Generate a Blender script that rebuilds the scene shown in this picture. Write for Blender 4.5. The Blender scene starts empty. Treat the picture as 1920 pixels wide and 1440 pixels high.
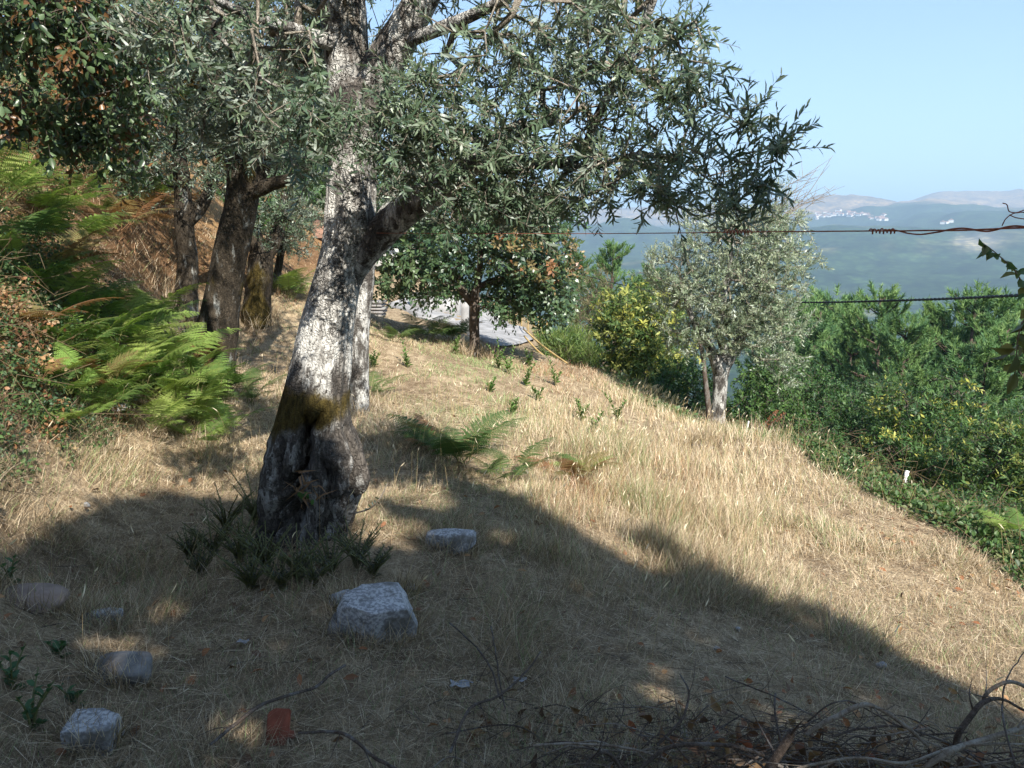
import bpy, math, random
import numpy as np
from mathutils import Vector

random.seed(7)
R = np.random.default_rng(11)
C = bpy.context.scene.collection
D = bpy.data
scene = bpy.context.scene

# ------------------------------------------------------------------ camera
PITCH = math.radians(9.1)
CAMZ = 1.6
FPX = 1500.0                      # focal length in pixels of the 1920 wide photograph
cam_d = D.cameras.new('camera'); cam = D.objects.new('camera', cam_d); C.objects.link(cam)
cam_d.sensor_width = 36; cam_d.lens = 36 * FPX / 1920
cam_d.clip_start = 0.05; cam_d.clip_end = 30000
cam.location = (0, 0, CAMZ); cam.rotation_euler = (math.pi / 2 - PITCH, 0, 0)
scene.camera = cam

# ------------------------------------------------------------------ light
SUN_TO = np.array([0.40, -0.92, 0.0]); SUN_TO /= np.linalg.norm(SUN_TO)
SUN_EL = math.radians(38)
SUNV = np.array([SUN_TO[0] * math.cos(SUN_EL), SUN_TO[1] * math.cos(SUN_EL), math.sin(SUN_EL)])
world = D.worlds.new("World"); scene.world = world; world.use_nodes = True
wt = world.node_tree; bg = wt.nodes['Background']
sky = wt.nodes.new('ShaderNodeTexSky'); sky.sky_type = 'NISHITA'; sky.sun_disc = False
sky.sun_elevation = SUN_EL; sky.sun_rotation = math.atan2(SUN_TO[0], SUN_TO[1])
sky.air_density = 1.0; sky.dust_density = 0.6; sky.ozone_density = 1.8; sky.altitude = 400
wt.links.new(sky.outputs[0], bg.inputs[0]); bg.inputs[1].default_value = 0.08
sl = D.lights.new('sun', 'SUN'); sl.energy = 5.0; sl.angle = math.radians(0.5); sl.color = (1.0, 0.945, 0.86)
so = D.objects.new('sun', sl); C.objects.link(so)
so.rotation_euler = Vector(-SUNV).to_track_quat('-Z', 'Y').to_euler(); so.location = (0, 0, 30)
vs = scene.view_settings
vs.view_transform = 'Standard'; vs.look = 'None'; vs.gamma = 1; vs.exposure = 1.55; vs.use_curve_mapping = False
cy = scene.cycles
scene.render.engine = 'CYCLES'
cy.max_bounces = 6; cy.diffuse_bounces = 3; cy.glossy_bounces = 2; cy.transmission_bounces = 4; cy.volume_bounces = 0
cy.use_denoising = True
try: cy.denoiser = 'OPENIMAGEDENOISE'
except Exception: pass
cy.sample_clamp_indirect = 4

# ------------------------------------------------------------------ pixel and noise helpers
FW = np.array([0, math.cos(PITCH), -math.sin(PITCH)]); UP = np.array([0, math.sin(PITCH), math.cos(PITCH)])
CAM = np.array([0, 0, CAMZ])
def ray(px, py):
    return FW + np.array([1, 0, 0]) * ((px - 960) / FPX) + UP * ((720 - py) / FPX)
def P(px, py, Y):
    d = ray(px, py); return CAM + d * (Y / d[1])

def vnoise(x, y, z=0.0, seed=0):
    x, y, z = np.broadcast_arrays(np.asarray(x, float), np.asarray(y, float), np.asarray(z, float))
    xi = np.floor(x).astype(np.int64); yi = np.floor(y).astype(np.int64); zi = np.floor(z).astype(np.int64)
    fx, fy, fz = x - xi, y - yi, z - zi
    fx = fx * fx * (3 - 2 * fx); fy = fy * fy * (3 - 2 * fy); fz = fz * fz * (3 - 2 * fz)
    def h(a, b, c):
        n = (a * 374761393 + b * 668265263 + c * 2147483647 + seed * 974634777) & 0xffffffff
        n = ((n ^ (n >> 13)) * 1274126177) & 0xffffffff
        return ((n ^ (n >> 16)) & 0xffff) / 65535.0
    r = 0
    for dz in (0, 1):
        wz = fz if dz else 1 - fz
        for dy in (0, 1):
            wy = fy if dy else 1 - fy
            r = r + wz * wy * (h(xi, yi + dy, zi + dz) * (1 - fx) + h(xi + 1, yi + dy, zi + dz) * fx)
    return r * 2 - 1
def fbm(x, y, z=0.0, o=4, seed=0):
    s = 0; a = 1.0; t = 0
    for i in range(o):
        s = s + a * vnoise(np.asarray(x) * 2 ** i, np.asarray(y) * 2 ** i, np.asarray(z) * 2 ** i, seed + i); t += a; a *= .5
    return s / t
def sstep(a, b, x):
    t = np.clip((np.asarray(x, float) - a) / (b - a), 0, 1); return t * t * (3 - 2 * t)

# ------------------------------------------------------------------ terrain
CP = [tuple(P(*a)) for a in [
    (570,1000,4.5),(0,1045,4.1),(100,905,5.1),(330,600,11),(230,400,11.5),(150,285,12),(400,705,9),(345,605,12),(485,597,13),
    (720,800,7.3),(700,650,13),(850,700,12.3),(890,668,15),(1000,800,9.1),(1130,705,15),(1340,815,14),(1200,765,14.5),(1150,850,10),
    (1500,860,11),(1600,905,10),(1700,965,8.5),(1920,1055,6.8),(1400,1000,6.5),(1200,950,6.6),(1000,950,5.6),(1600,1150,5),
    (1900,1300,4),(1300,1300,3.3),(1000,1200,3.6),(940,628,22),(720,575,27),(700,600,20),(560,545,20),(540,485,24),
    (980,640,20),(860,590,27),(1060,680,17),(300,850,6.5),(430,760,8)]]
CP += [(-1.5,2,0),(0,2,0),(1.5,2,-.15),(-1.8,0,0),(0,0,0),(2,0,-.2),(0,-6,0),(-4,-6,.5),(5,-6,-.8),(-6,-12,1),(8,-12,-2),
       (-3.0,3.9,.75),(-3.5,5,.95),(-3.9,6.3,1.0),(-4.3,5,2.1),(-3.8,3,1.9),(-4.2,8,.95),(-5.2,8,2.3),(-3.0,2,1.0),(-6,4,3.6),(-6.6,9,4.2),
       (6,14,-3.6),(9,14,-6),(5.5,10,-3.0),(8,9,-4.6),(12,10,-8),(4.6,20,-3.0),(10,30,-9),(20,20,-13),(30,50,-24),(60,60,-38),
       (1,40,-1.5),(-10,40,4),(12,60,-14),(0,60,-4),(-20,30,10),(-12,12,7.0),(-10,5,6),(-9,0,5),(-9,20,5.0),(7.4,6,-3.4),(6,3,-2.0),
       (-30,60,14),(-50,20,22),(-40,-20,12),(30,-30,-12),(60,0,-30),(0,-50,0),(2.6,17,-1.6),(2.2,20,-1.2),(1.9,24,-.9)]
CP = np.array(CP)
def _k(r2): return np.sqrt(r2 + 0.25)
_A = _k(((CP[:, None, :2] - CP[None, :, :2]) ** 2).sum(-1)); _n = len(CP)
_M = np.zeros((_n + 3, _n + 3)); _M[:_n, :_n] = _A + np.eye(_n) * -0.02
_M[:_n, _n] = 1; _M[_n, :_n] = 1; _M[:_n, _n + 1:] = CP[:, :2]; _M[_n + 1:, :_n] = CP[:, :2].T
_W = np.linalg.solve(_M, np.concatenate([CP[:, 2], [0, 0, 0]]))
def near_h(x, y):
    q = np.full(x.shape, _W[_n]) + _W[_n + 1] * x + _W[_n + 2] * y
    for i in range(_n): q += _W[i] * _k((x - CP[i, 0]) ** 2 + (y - CP[i, 1]) ** 2)
    return q
def slope_of(px, py):
    d = ray(px, py); return d[2] / math.hypot(d[0], d[1])
RIDGE = [(a, b) for a, b in [(300,420),(700,420),(1000,402),(1200,392),(1300,388),(1400,386),(1500,386),(1600,379),(1700,379),(1735,368),(1780,361),(1850,357),(1920,357),(2100,345),(2400,370)]]
_raz = [math.atan2(ray(a, b)[0], ray(a, b)[1]) for a, b in RIDGE]; _rsl = [slope_of(a, b) for a, b in RIDGE]
def far_h(x, y):
    r = np.hypot(x, y) + 1e-6; az = np.arctan2(x, y)
    rid = np.interp(az, _raz, _rsl)
    lr = np.log(np.maximum(r, 30))
    base = np.interp(lr, np.log([30, 60, 150, 400, 900, 1200, 1700, 2600, 3400]), [-10, -26, -60, -100, -140, -140, -90, 45, 115])
    R6 = rid * 6000
    t = sstep(3400, 6000, r)
    base = np.where(r > 3400, 115 + (R6 - 115) * t, base)
    base = np.where(r > 6000, R6 * (1 - .45 * sstep(6000, 9500, r)), base)
    n = fbm(x / 900, y / 900, 0, 5, 3) * .055 * np.minimum(r, 3800) * sstep(500, 2500, r) * (1 - .93 * sstep(4400, 5800, r))
    n2 = fbm(x / 160, y / 160, 0, 4, 9) * .006 * np.minimum(r, 4500) * sstep(300, 1500, r)
    base = base + n + n2
    wl = sstep(-.02, -.22, az) * (1 - sstep(1.9, 2.6, np.abs(az)))
    left = np.minimum(.20 * r, 60) + 8 * fbm(x / 60, y / 60, 0, 3, 5)
    wl = np.where(y < -20, sstep(20, -40, x), wl)
    return base * (1 - wl) + left * wl
def G(x, y, rough=True):
    x = np.atleast_1d(np.asarray(x, float)); y = np.atleast_1d(np.asarray(y, float))
    r = np.hypot(x, y); w = sstep(38, 75, r); z = np.zeros(x.shape)
    m = r < 76
    if m.any(): z[m] = near_h(x[m], y[m]) * (1 - w[m])
    m = r > 37
    if m.any(): z[m] += far_h(x[m], y[m]) * w[m]
    if rough:
        f = np.clip(r / 6, .6, 3) * (1 - sstep(100, 300, r))
        z = z + f * (.03 * fbm(x * .9, y * .9, 0, 3, 21) + .012 * fbm(x * 5, y * 5, 0, 2, 31))
    return z
def g1(x, y): return float(G(x, y)[0])
_T = np.concatenate([np.linspace(1.0, 40, 1600), np.geomspace(40.5, 9000, 1500)])
def PG(px, py, rmin=0):
    d = ray(px, py); q = CAM + d[None, :] * _T[:, None]
    b = (q[:, 2] < G(q[:, 0], q[:, 1])) & (_T > rmin)
    i = int(np.argmax(b)) if b.any() else len(_T) - 1
    return q[i]

# ------------------------------------------------------------------ mesh helpers
def mesh_np(name, V, tris, mat, col=None, parent=None, smooth=False, quads=None, extra=None):
    me = D.meshes.new(name); V = np.asarray(V, np.float32)
    tris = np.asarray(tris, np.int32).reshape(-1, 3)
    loops = tris.ravel(); starts = np.arange(len(tris)) * 3
    if quads is not None and len(quads):
        quads = np.asarray(quads, np.int32).reshape(-1, 4)
        starts = np.concatenate([starts, len(loops) + np.arange(len(quads)) * 4]); loops = np.concatenate([loops, quads.ravel()])
    me.vertices.add(len(V)); me.vertices.foreach_set('co', V.ravel())
    me.loops.add(len(loops)); me.loops.foreach_set('vertex_index', loops.astype(np.int32))
    me.polygons.add(len(starts)); me.polygons.foreach_set('loop_start', starts.astype(np.int32))
    if smooth: me.polygons.foreach_set('use_smooth', np.ones(len(starts), bool))
    me.update(calc_edges=True)
    if col is not None:
        a = me.color_attributes.new('col', 'FLOAT_COLOR', 'POINT')
        c = np.ones((len(V), 4), np.float32); c[:, :3] = col; a.data.foreach_set('color', c.ravel())
    if extra is not None:
        for k, v in extra.items():
            a = me.attributes.new(k, 'FLOAT', 'POINT'); a.data.foreach_set('value', np.asarray(v, np.float32))
    me.materials.append(mat)
    o = D.objects.new(name, me); C.objects.link(o)
    if parent is not None: o.parent = parent
    return o
def tag(o, label=None, cat=None, group=None, kind=None):
    if label: o['label'] = label
    if cat: o['category'] = cat
    if group: o['group'] = group
    if kind: o['kind'] = kind
    return o
def thing(name, loc, label, cat, group=None, rz=0):
    o = D.objects.new(name, None); C.objects.link(o); o.location = loc; o.rotation_euler = (0, 0, rz); o.empty_display_size = .1
    return tag(o, label, cat, group)
def copy_tree(o, parent=None):
    c = o.copy(); C.objects.link(c); c.parent = parent
    for ch in [x for x in D.objects if x.parent == o]: copy_tree(ch, c)
    return c
def nrm(v): return v / np.maximum(np.linalg.norm(v, axis=-1, keepdims=True), 1e-9)
def perp(d):
    a = np.where(np.abs(d[..., 2:3]) < .9, np.array([0, 0, 1.0]), np.array([1.0, 0, 0])); return nrm(np.cross(d, a))

LAN = (np.array([[0,0,0],[.3,.5,.05],[.3,-.5,.05],[.68,.42,.03],[.68,-.42,.03],[1,0,-.08]]), np.array([[0,2,1],[1,2,4],[1,4,3],[3,4,5]]))
DIA = (np.array([[0,0,0],[.45,.5,.06],[.45,-.5,.06],[1,0,-.06]]), np.array([[0,2,1],[1,2,3]]))
OVA = (np.array([[0,0,0],[.25,.42,.1],[.25,-.42,.1],[.4,0,0],[.62,.5,.1],[.62,-.5,.1],[1,0,-.12]]),
       np.array([[0,3,1],[0,2,3],[1,3,4],[2,5,3],[3,6,4],[3,5,6]]))
BLD = (np.array([[0,.5,0],[0,-.5,0],[.5,.42,.25],[.5,-.42,.25],[1,0,1]]), np.array([[0,1,3],[0,3,2],[2,3,4]]))
TRI = (np.array([[0,.5,0],[0,-.5,0],[1,0,.5]]), np.array([[0,1,2]]))
def leaf_arr(Pp, Dd, Nn, L, Wd, T, bend=1.0):
    """positions, directions, normals, lengths, widths -> vertices, triangles of N leaves"""
    v, f = T; Dd = nrm(Dd); S = nrm(np.cross(Nn, Dd)); Nn = np.cross(Dd, S)
    L = np.asarray(L)[:, None, None]; Wd = np.asarray(Wd)[:, None, None]; bend = np.broadcast_to(np.asarray(bend, float), (len(Pp),))[:, None, None]
    V = Pp[:, None] + Dd[:, None] * v[None, :, 0:1] * L + S[:, None] * v[None, :, 1:2] * Wd + Nn[:, None] * v[None, :, 2:3] * L * bend
    F = f[None] + (np.arange(len(Pp)) * len(v))[:, None, None]
    return V.reshape(-1, 3), F.reshape(-1, 3), len(v)
def prisms(A, B, ra, rb, k=4):
    d = nrm(B - A); u = perp(d); w = np.cross(d, u)
    th = np.arange(k) * 2 * math.pi / k
    ring = u[:, None] * np.cos(th)[None, :, None] + w[:, None] * np.sin(th)[None, :, None]
    ra = np.asarray(ra)[:, None, None]; rb = np.asarray(rb)[:, None, None]
    V = np.concatenate([A[:, None] + ring * ra, B[:, None] + ring * rb], 1)
    f = []
    for i in range(k):
        j = (i + 1) % k; f += [[i, j, k + j], [i, k + j, k + i]]
    F = np.array(f)[None] + (np.arange(len(A)) * 2 * k)[:, None, None]
    return V.reshape(-1, 3), F.reshape(-1, 3)
def tube(pts, rad, k=8, jit=0.0, seed=0, cap=True):
    pts = np.asarray(pts, float); rad = np.asarray(rad, float); n = len(pts)
    t = np.gradient(pts, axis=0) if n > 1 else np.array([[0, 0, 1.0]]); t = nrm(t)
    u = perp(t[0]); U = [u]
    for i in range(1, n):
        u = u - t[i] * np.dot(u, t[i]); u = u / max(np.linalg.norm(u), 1e-9); U.append(u)
    U = np.array(U); Wv = np.cross(t, U); th = np.arange(k) * 2 * math.pi / k
    ring = U[:, None] * np.cos(th)[None, :, None] + Wv[:, None] * np.sin(th)[None, :, None]
    rr = rad[:, None] * np.ones((1, k))
    if jit:
        q = pts[:, None] + ring * rad[:, None, None]
        rr = rr * (1 + jit * fbm(q[..., 0] / (.12), q[..., 1] / .12, q[..., 2] / .3, 3, seed))
    V = (pts[:, None] + ring * rr[..., None]).reshape(-1, 3); F = []
    i = np.arange(n - 1)[:, None] * k; j = np.arange(k)[None]; j2 = (j + 1) % k
    a = i + j; b = i + j2; c = b + k; d = a + k
    F = np.concatenate([np.stack([a, b, c], -1).reshape(-1, 3), np.stack([a, c, d], -1).reshape(-1, 3)])
    if cap:
        V = np.concatenate([V, pts[-1:] + t[-1:] * rad[-1] * .3, pts[:1]]); e = len(V) - 2
        jj = np.arange(k); F = np.concatenate([F, np.stack([(n - 1) * k + jj, (n - 1) * k + (jj + 1) % k, np.full(k, e)], -1),
                                               np.stack([(jj + 1) % k, jj, np.full(k, e + 1)], -1)])
    return V, F
class Acc:
    def __init__(s): s.V = []; s.F = []; s.c = []; s.n = 0
    def add(s, V, F, col=None):
        s.V.append(V); s.F.append(F + s.n); s.n += len(V)
        if col is not None:
            col = np.asarray(col, float); s.c.append(np.broadcast_to(col, (len(V), 3)) if col.ndim == 1 or len(col) == len(V) else np.repeat(col, len(V) // len(col), 0))
        else: s.c.append(np.full((len(V), 3), .5))
        return s
    def build(s, name, mat, parent=None, smooth=False):
        if not s.V: return None
        return mesh_np(name, np.concatenate(s.V), np.concatenate(s.F), mat, np.concatenate(s.c), parent, smooth)
def cr(pts, n):
    """Catmull-Rom through points"""
    p = np.asarray(pts, float); p = np.vstack([2 * p[0] - p[1], p, 2 * p[-1] - p[-2]]); out = []
    for i in range(1, len(p) - 2):
        for t in np.arange(n) / n:
            out.append(.5 * (2 * p[i] + (p[i + 1] - p[i - 1]) * t + (2 * p[i - 1] - 5 * p[i] + 4 * p[i + 1] - p[i + 2]) * t * t + (3 * p[i] - p[i - 1] - 3 * p[i + 1] + p[i + 2]) * t ** 3))
    out.append(p[-2]); return np.array(out)

# ------------------------------------------------------------------ materials
def mat_new(name):
    m = D.materials.new(name); m.use_nodes = True; nt = m.node_tree; b = nt.nodes['Principled BSDF']; return m, nt, b
def N(nt, t, **k):
    n = nt.nodes.new(t)
    for a, v in k.items():
        if a in n.inputs.keys(): n.inputs[a].default_value = v
        else: setattr(n, a, v)
    return n
def mixc(nt, fac, a, b, mode='MIX'):
    n = nt.nodes.new('ShaderNodeMix'); n.data_type = 'RGBA'; n.blend_type = mode
    for s, v in ((0, fac), (6, a), (7, b)):
        if hasattr(v, 'node'): nt.links.new(v, n.inputs[s])
        else: n.inputs[s].default_value = v if s == 0 else (*v, 1)
    return n.outputs[2]
def ramp(nt, src, a, b):
    n = nt.nodes.new('ShaderNodeMapRange'); n.interpolation_type = 'SMOOTHSTEP'; n.inputs[1].default_value = a; n.inputs[2].default_value = b
    nt.links.new(src, n.inputs[0]); return n.outputs[0]
def noise_o(nt, scale, detail=4, stretch=None, rough=.6, obj=True):
    tc = nt.nodes.new('ShaderNodeTexCoord'); o = tc.outputs['Object']
    if stretch:
        mp = nt.nodes.new('ShaderNodeMapping'); mp.inputs['Scale'].default_value = stretch; nt.links.new(o, mp.inputs[0]); o = mp.outputs[0]
    n = nt.nodes.new('ShaderNodeTexNoise'); n.inputs['Scale'].default_value = scale; n.inputs['Detail'].default_value = detail
    n.inputs['Roughness'].default_value = rough; nt.links.new(o, n.inputs['Vector']); return n.outputs[0]
def foliage_mat(name, back=None, trans=.3, rough=.5, spec=.35, tgain=1.3):
    m, nt, b = mat_new(name); L = nt.links
    at = N(nt, 'ShaderNodeAttribute', attribute_name='col'); col = at.outputs['Color']
    if back:
        ge = nt.nodes.new('ShaderNodeNewGeometry'); col = mixc(nt, ge.outputs['Backfacing'], col, back)
    L.new(col, b.inputs['Base Color']); b.inputs['Roughness'].default_value = rough; b.inputs['Specular IOR Level'].default_value = spec
    tr = nt.nodes.new('ShaderNodeBsdfTranslucent'); tcol = mixc(nt, 1.0, col, (tgain, tgain * 1.05, tgain * .6), 'MULTIPLY')
    L.new(tcol, tr.inputs[0]); mx = nt.nodes.new('ShaderNodeMixShader'); mx.inputs[0].default_value = trans
    L.new(b.outputs[0], mx.inputs[1]); L.new(tr.outputs[0], mx.inputs[2]); L.new(mx.outputs[0], nt.nodes['Material Output'].inputs[0])
    return m
M_leaf = foliage_mat('broad_leaf', None, .32)
M_olive = foliage_mat('olive_leaf', (.19, .225, .18), .22, .42, .5)
M_olive_pale = foliage_mat('silver_olive_leaf', (.30, .34, .27), .2, .42, .5)
M_glossy = foliage_mat('glossy_leaf', (.10, .15, .07), .22, .36, .5)
M_straw = foliage_mat('dry_straw', None, .28, .6, .25, 1.0)
M_needle = foliage_mat('pine_needle', None, .2, .55, .2)
M_fern = foliage_mat('fern_leaf', None, .38, .6, .2, 1.5)

def noise_col(nt, scale):
    tc = nt.nodes.new('ShaderNodeTexCoord'); n = nt.nodes.new('ShaderNodeTexNoise'); n.inputs['Scale'].default_value = scale; n.inputs['Detail'].default_value = 3; nt.links.new(tc.outputs['Object'], n.inputs['Vector']); return n.outputs[1]
def bark_mat(name, dark, light, cover=(.45, .62), moss=(.095, .070, .020), sc=9, bump=.6):
    m, nt, b = mat_new(name); L = nt.links
    n1 = noise_o(nt, sc, 6, (1, 1, .28), .65); n2 = noise_o(nt, sc * .55, 5, (1, 1, .6)); n3 = noise_o(nt, sc * 6, 3, (1, 1, .3))
    base = mixc(nt, ramp(nt, n3, .35, .65), dark, tuple(min(1, c * 2.1) for c in dark))
    lich = mixc(nt, ramp(nt, n3, .3, .7), light, tuple(c * .62 for c in light))
    fac = nt.nodes.new('ShaderNodeMath'); fac.operation = 'MULTIPLY'
    n4 = noise_o(nt, sc * 2.6, 6, (1, 1, .45), .7)
    L.new(ramp(nt, n1, *cover), fac.inputs[0]); L.new(ramp(nt, n2, .36, .52), fac.inputs[1])
    f2 = nt.nodes.new('ShaderNodeMath'); f2.operation = 'MULTIPLY'; L.new(fac.outputs[0], f2.inputs[0]); L.new(ramp(nt, n4, .40, .50), f2.inputs[1])
    tcv = nt.nodes.new('ShaderNodeTexCoord'); mpv = nt.nodes.new('ShaderNodeMapping'); mpv.inputs['Scale'].default_value = (1, 1, .16); L.new(tcv.outputs['Object'], mpv.inputs[0])
    wob_ = mixc(nt, .2, mpv.outputs[0], noise_col(nt, sc * 1.5)); vo = nt.nodes.new('ShaderNodeTexVoronoi'); vo.feature = 'DISTANCE_TO_EDGE'; vo.inputs['Scale'].default_value = sc * 3.2; L.new(wob_, vo.inputs['Vector']); fis = ramp(nt, vo.outputs[0], .0, .16)
    dk = N(nt, 'ShaderNodeAttribute', attribute_name='bare'); f3 = nt.nodes.new('ShaderNodeMath'); f3.operation = 'MULTIPLY_ADD'; f3.use_clamp = True
    L.new(dk.outputs['Fac'], f3.inputs[0]); f3.inputs[1].default_value = -1; L.new(f2.outputs[0], f3.inputs[2])
    c = mixc(nt, f3.outputs[0], base, lich); fm = nt.nodes.new('ShaderNodeMath'); fm.operation = 'MULTIPLY_ADD'; fm.use_clamp = True; L.new(ramp(nt, n2, .35, .6), fm.inputs[0]); fm.inputs[1].default_value = .8; L.new(fis, fm.inputs[2]); c = mixc(nt, fm.outputs[0], tuple(q * .8 for q in dark), c); c = mixc(nt, ramp(nt, n4, .60, .68), c, tuple(q * .5 for q in dark))
    at = N(nt, 'ShaderNodeAttribute', attribute_name='moss')
    ad = nt.nodes.new('ShaderNodeMath'); ad.operation = 'MULTIPLY_ADD'; L.new(n2, ad.inputs[0]); ad.inputs[1].default_value = .9; L.new(at.outputs['Fac'], ad.inputs[2])
    c = mixc(nt, ramp(nt, ad.outputs[0], .85, 1.08), c, mixc(nt, ramp(nt, n3, .3, .7), moss, tuple(q * .35 for q in moss)))
    L.new(c, b.inputs['Base Color']); b.inputs['Roughness'].default_value = .92; b.inputs['Specular IOR Level'].default_value = .15
    bp = nt.nodes.new('ShaderNodeBump'); bp.inputs['Strength'].default_value = bump; bp.inputs['Distance'].default_value = .03
    s0 = nt.nodes.new('ShaderNodeMath'); s0.operation = 'ADD'; L.new(fis, s0.inputs[0]); L.new(n4, s0.inputs[1])
    s = nt.nodes.new('ShaderNodeMath'); s.operation = 'ADD'; L.new(s0.outputs[0], s.inputs[0]); L.new(n3, s.inputs[1]); L.new(s.outputs[0], bp.inputs['Height'])
    L.new(bp.outputs[0], b.inputs['Normal']); return m
M_bark = bark_mat('olive_bark', (.052, .046, .040), (.60, .585, .54), (.38, .54))
M_bark_dark = bark_mat('mossy_bark', (.035, .028, .02), (.34, .34, .31), (.54, .66))
M_limb = bark_mat('young_limb', (.14, .12, .095), (.42, .38, .31), (.4, .6), sc=14)
M_twig = bark_mat('grey_twig', (.13, .105, .08), (.34, .31, .26), (.42, .6), sc=20, bump=.2)
M_dead = bark_mat('dead_wood', (.06, .045, .035), (.22, .20, .18), (.46, .62), sc=16, bump=.4)
M_pinebark = bark_mat('pine_bark', (.05, .035, .028), (.14, .10, .08), sc=5)

def simple_mat(name, col, rough=.8, var=.3, sc=6, bump=.2, metal=0, col2=None):
    m, nt, b = mat_new(name); n = noise_o(nt, sc, 6)
    c = mixc(nt, ramp(nt, n, .3, .7), col2 or tuple(q * (1 - var) for q in col), col); nt.links.new(c, b.inputs['Base Color'])
    b.inputs['Roughness'].default_value = rough; b.inputs['Metallic'].default_value = metal; b.inputs['Specular IOR Level'].default_value = .25
    if bump:
        bp = nt.nodes.new('ShaderNodeBump'); bp.inputs['Strength'].default_value = bump; bp.inputs['Distance'].default_value = .02
        nt.links.new(noise_o(nt, sc * 4, 5), bp.inputs['Height']); nt.links.new(bp.outputs[0], b.inputs['Normal'])
    return m
def granite_mat():
    m, nt, b = mat_new('granite'); L = nt.links
    n1 = noise_o(nt, 6, 5); n2 = noise_o(nt, 70, 3); n3 = noise_o(nt, 22, 4)
    c = mixc(nt, ramp(nt, n2, .4, .6), (.20, .20, .21), (.42, .42, .42)); c = mixc(nt, ramp(nt, n3, .55, .68), c, (.13, .13, .13))
    c = mixc(nt, ramp(nt, n1, .46, .66), c, (.12, .11, .095)); L.new(c, b.inputs['Base Color']); b.inputs['Roughness'].default_value = .9
    bp = nt.nodes.new('ShaderNodeBump'); bp.inputs['Strength'].default_value = .5; bp.inputs['Distance'].default_value = .01; L.new(n3, bp.inputs['Height']); L.new(bp.outputs[0], b.inputs['Normal'])
    return m
M_granite = granite_mat()
M_greystone = simple_mat('dark_stone', (.22, .21, .20), .95, .5, 12, .5)
M_pinkstone = simple_mat('pinkish_stone', (.30, .23, .19), .95, .35, 9, .4)
M_terra = simple_mat('terracotta', (.28, .085, .05), .85, .35, 14, .3)
M_rust = simple_mat('rusty_wire', (.42, .15, .09), .85, .5, 90, .4, .2)
M_cable = simple_mat('black_cable', (.012, .012, .014), .5, .2, 20, 0)
M_white = simple_mat('white_plaster', (.62, .61, .58), .9, .12, 2, .05)
M_roof = simple_mat('clay_roof', (.34, .20, .14), .9, .4, 3, .1)
M_conc = simple_mat('road_concrete', (.34, .335, .33), .92, .45, 2.5, .4)
M_postw = simple_mat('weathered_white_post', (.72, .71, .68), .8, .2, 20, .1)
M_yel = simple_mat('yellow_wood', (.46, .33, .14), .7, .3, 8, .1)
M_greyw = simple_mat('grey_boards', (.24, .23, .22), .9, .3, 10, .2)
M_glass = simple_mat('dark_window', (.03, .04, .05), .15, .2, 3, 0)
M_litter = simple_mat('white_scrap', (.50, .52, .56), .6, .5, 10, .2)

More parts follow.
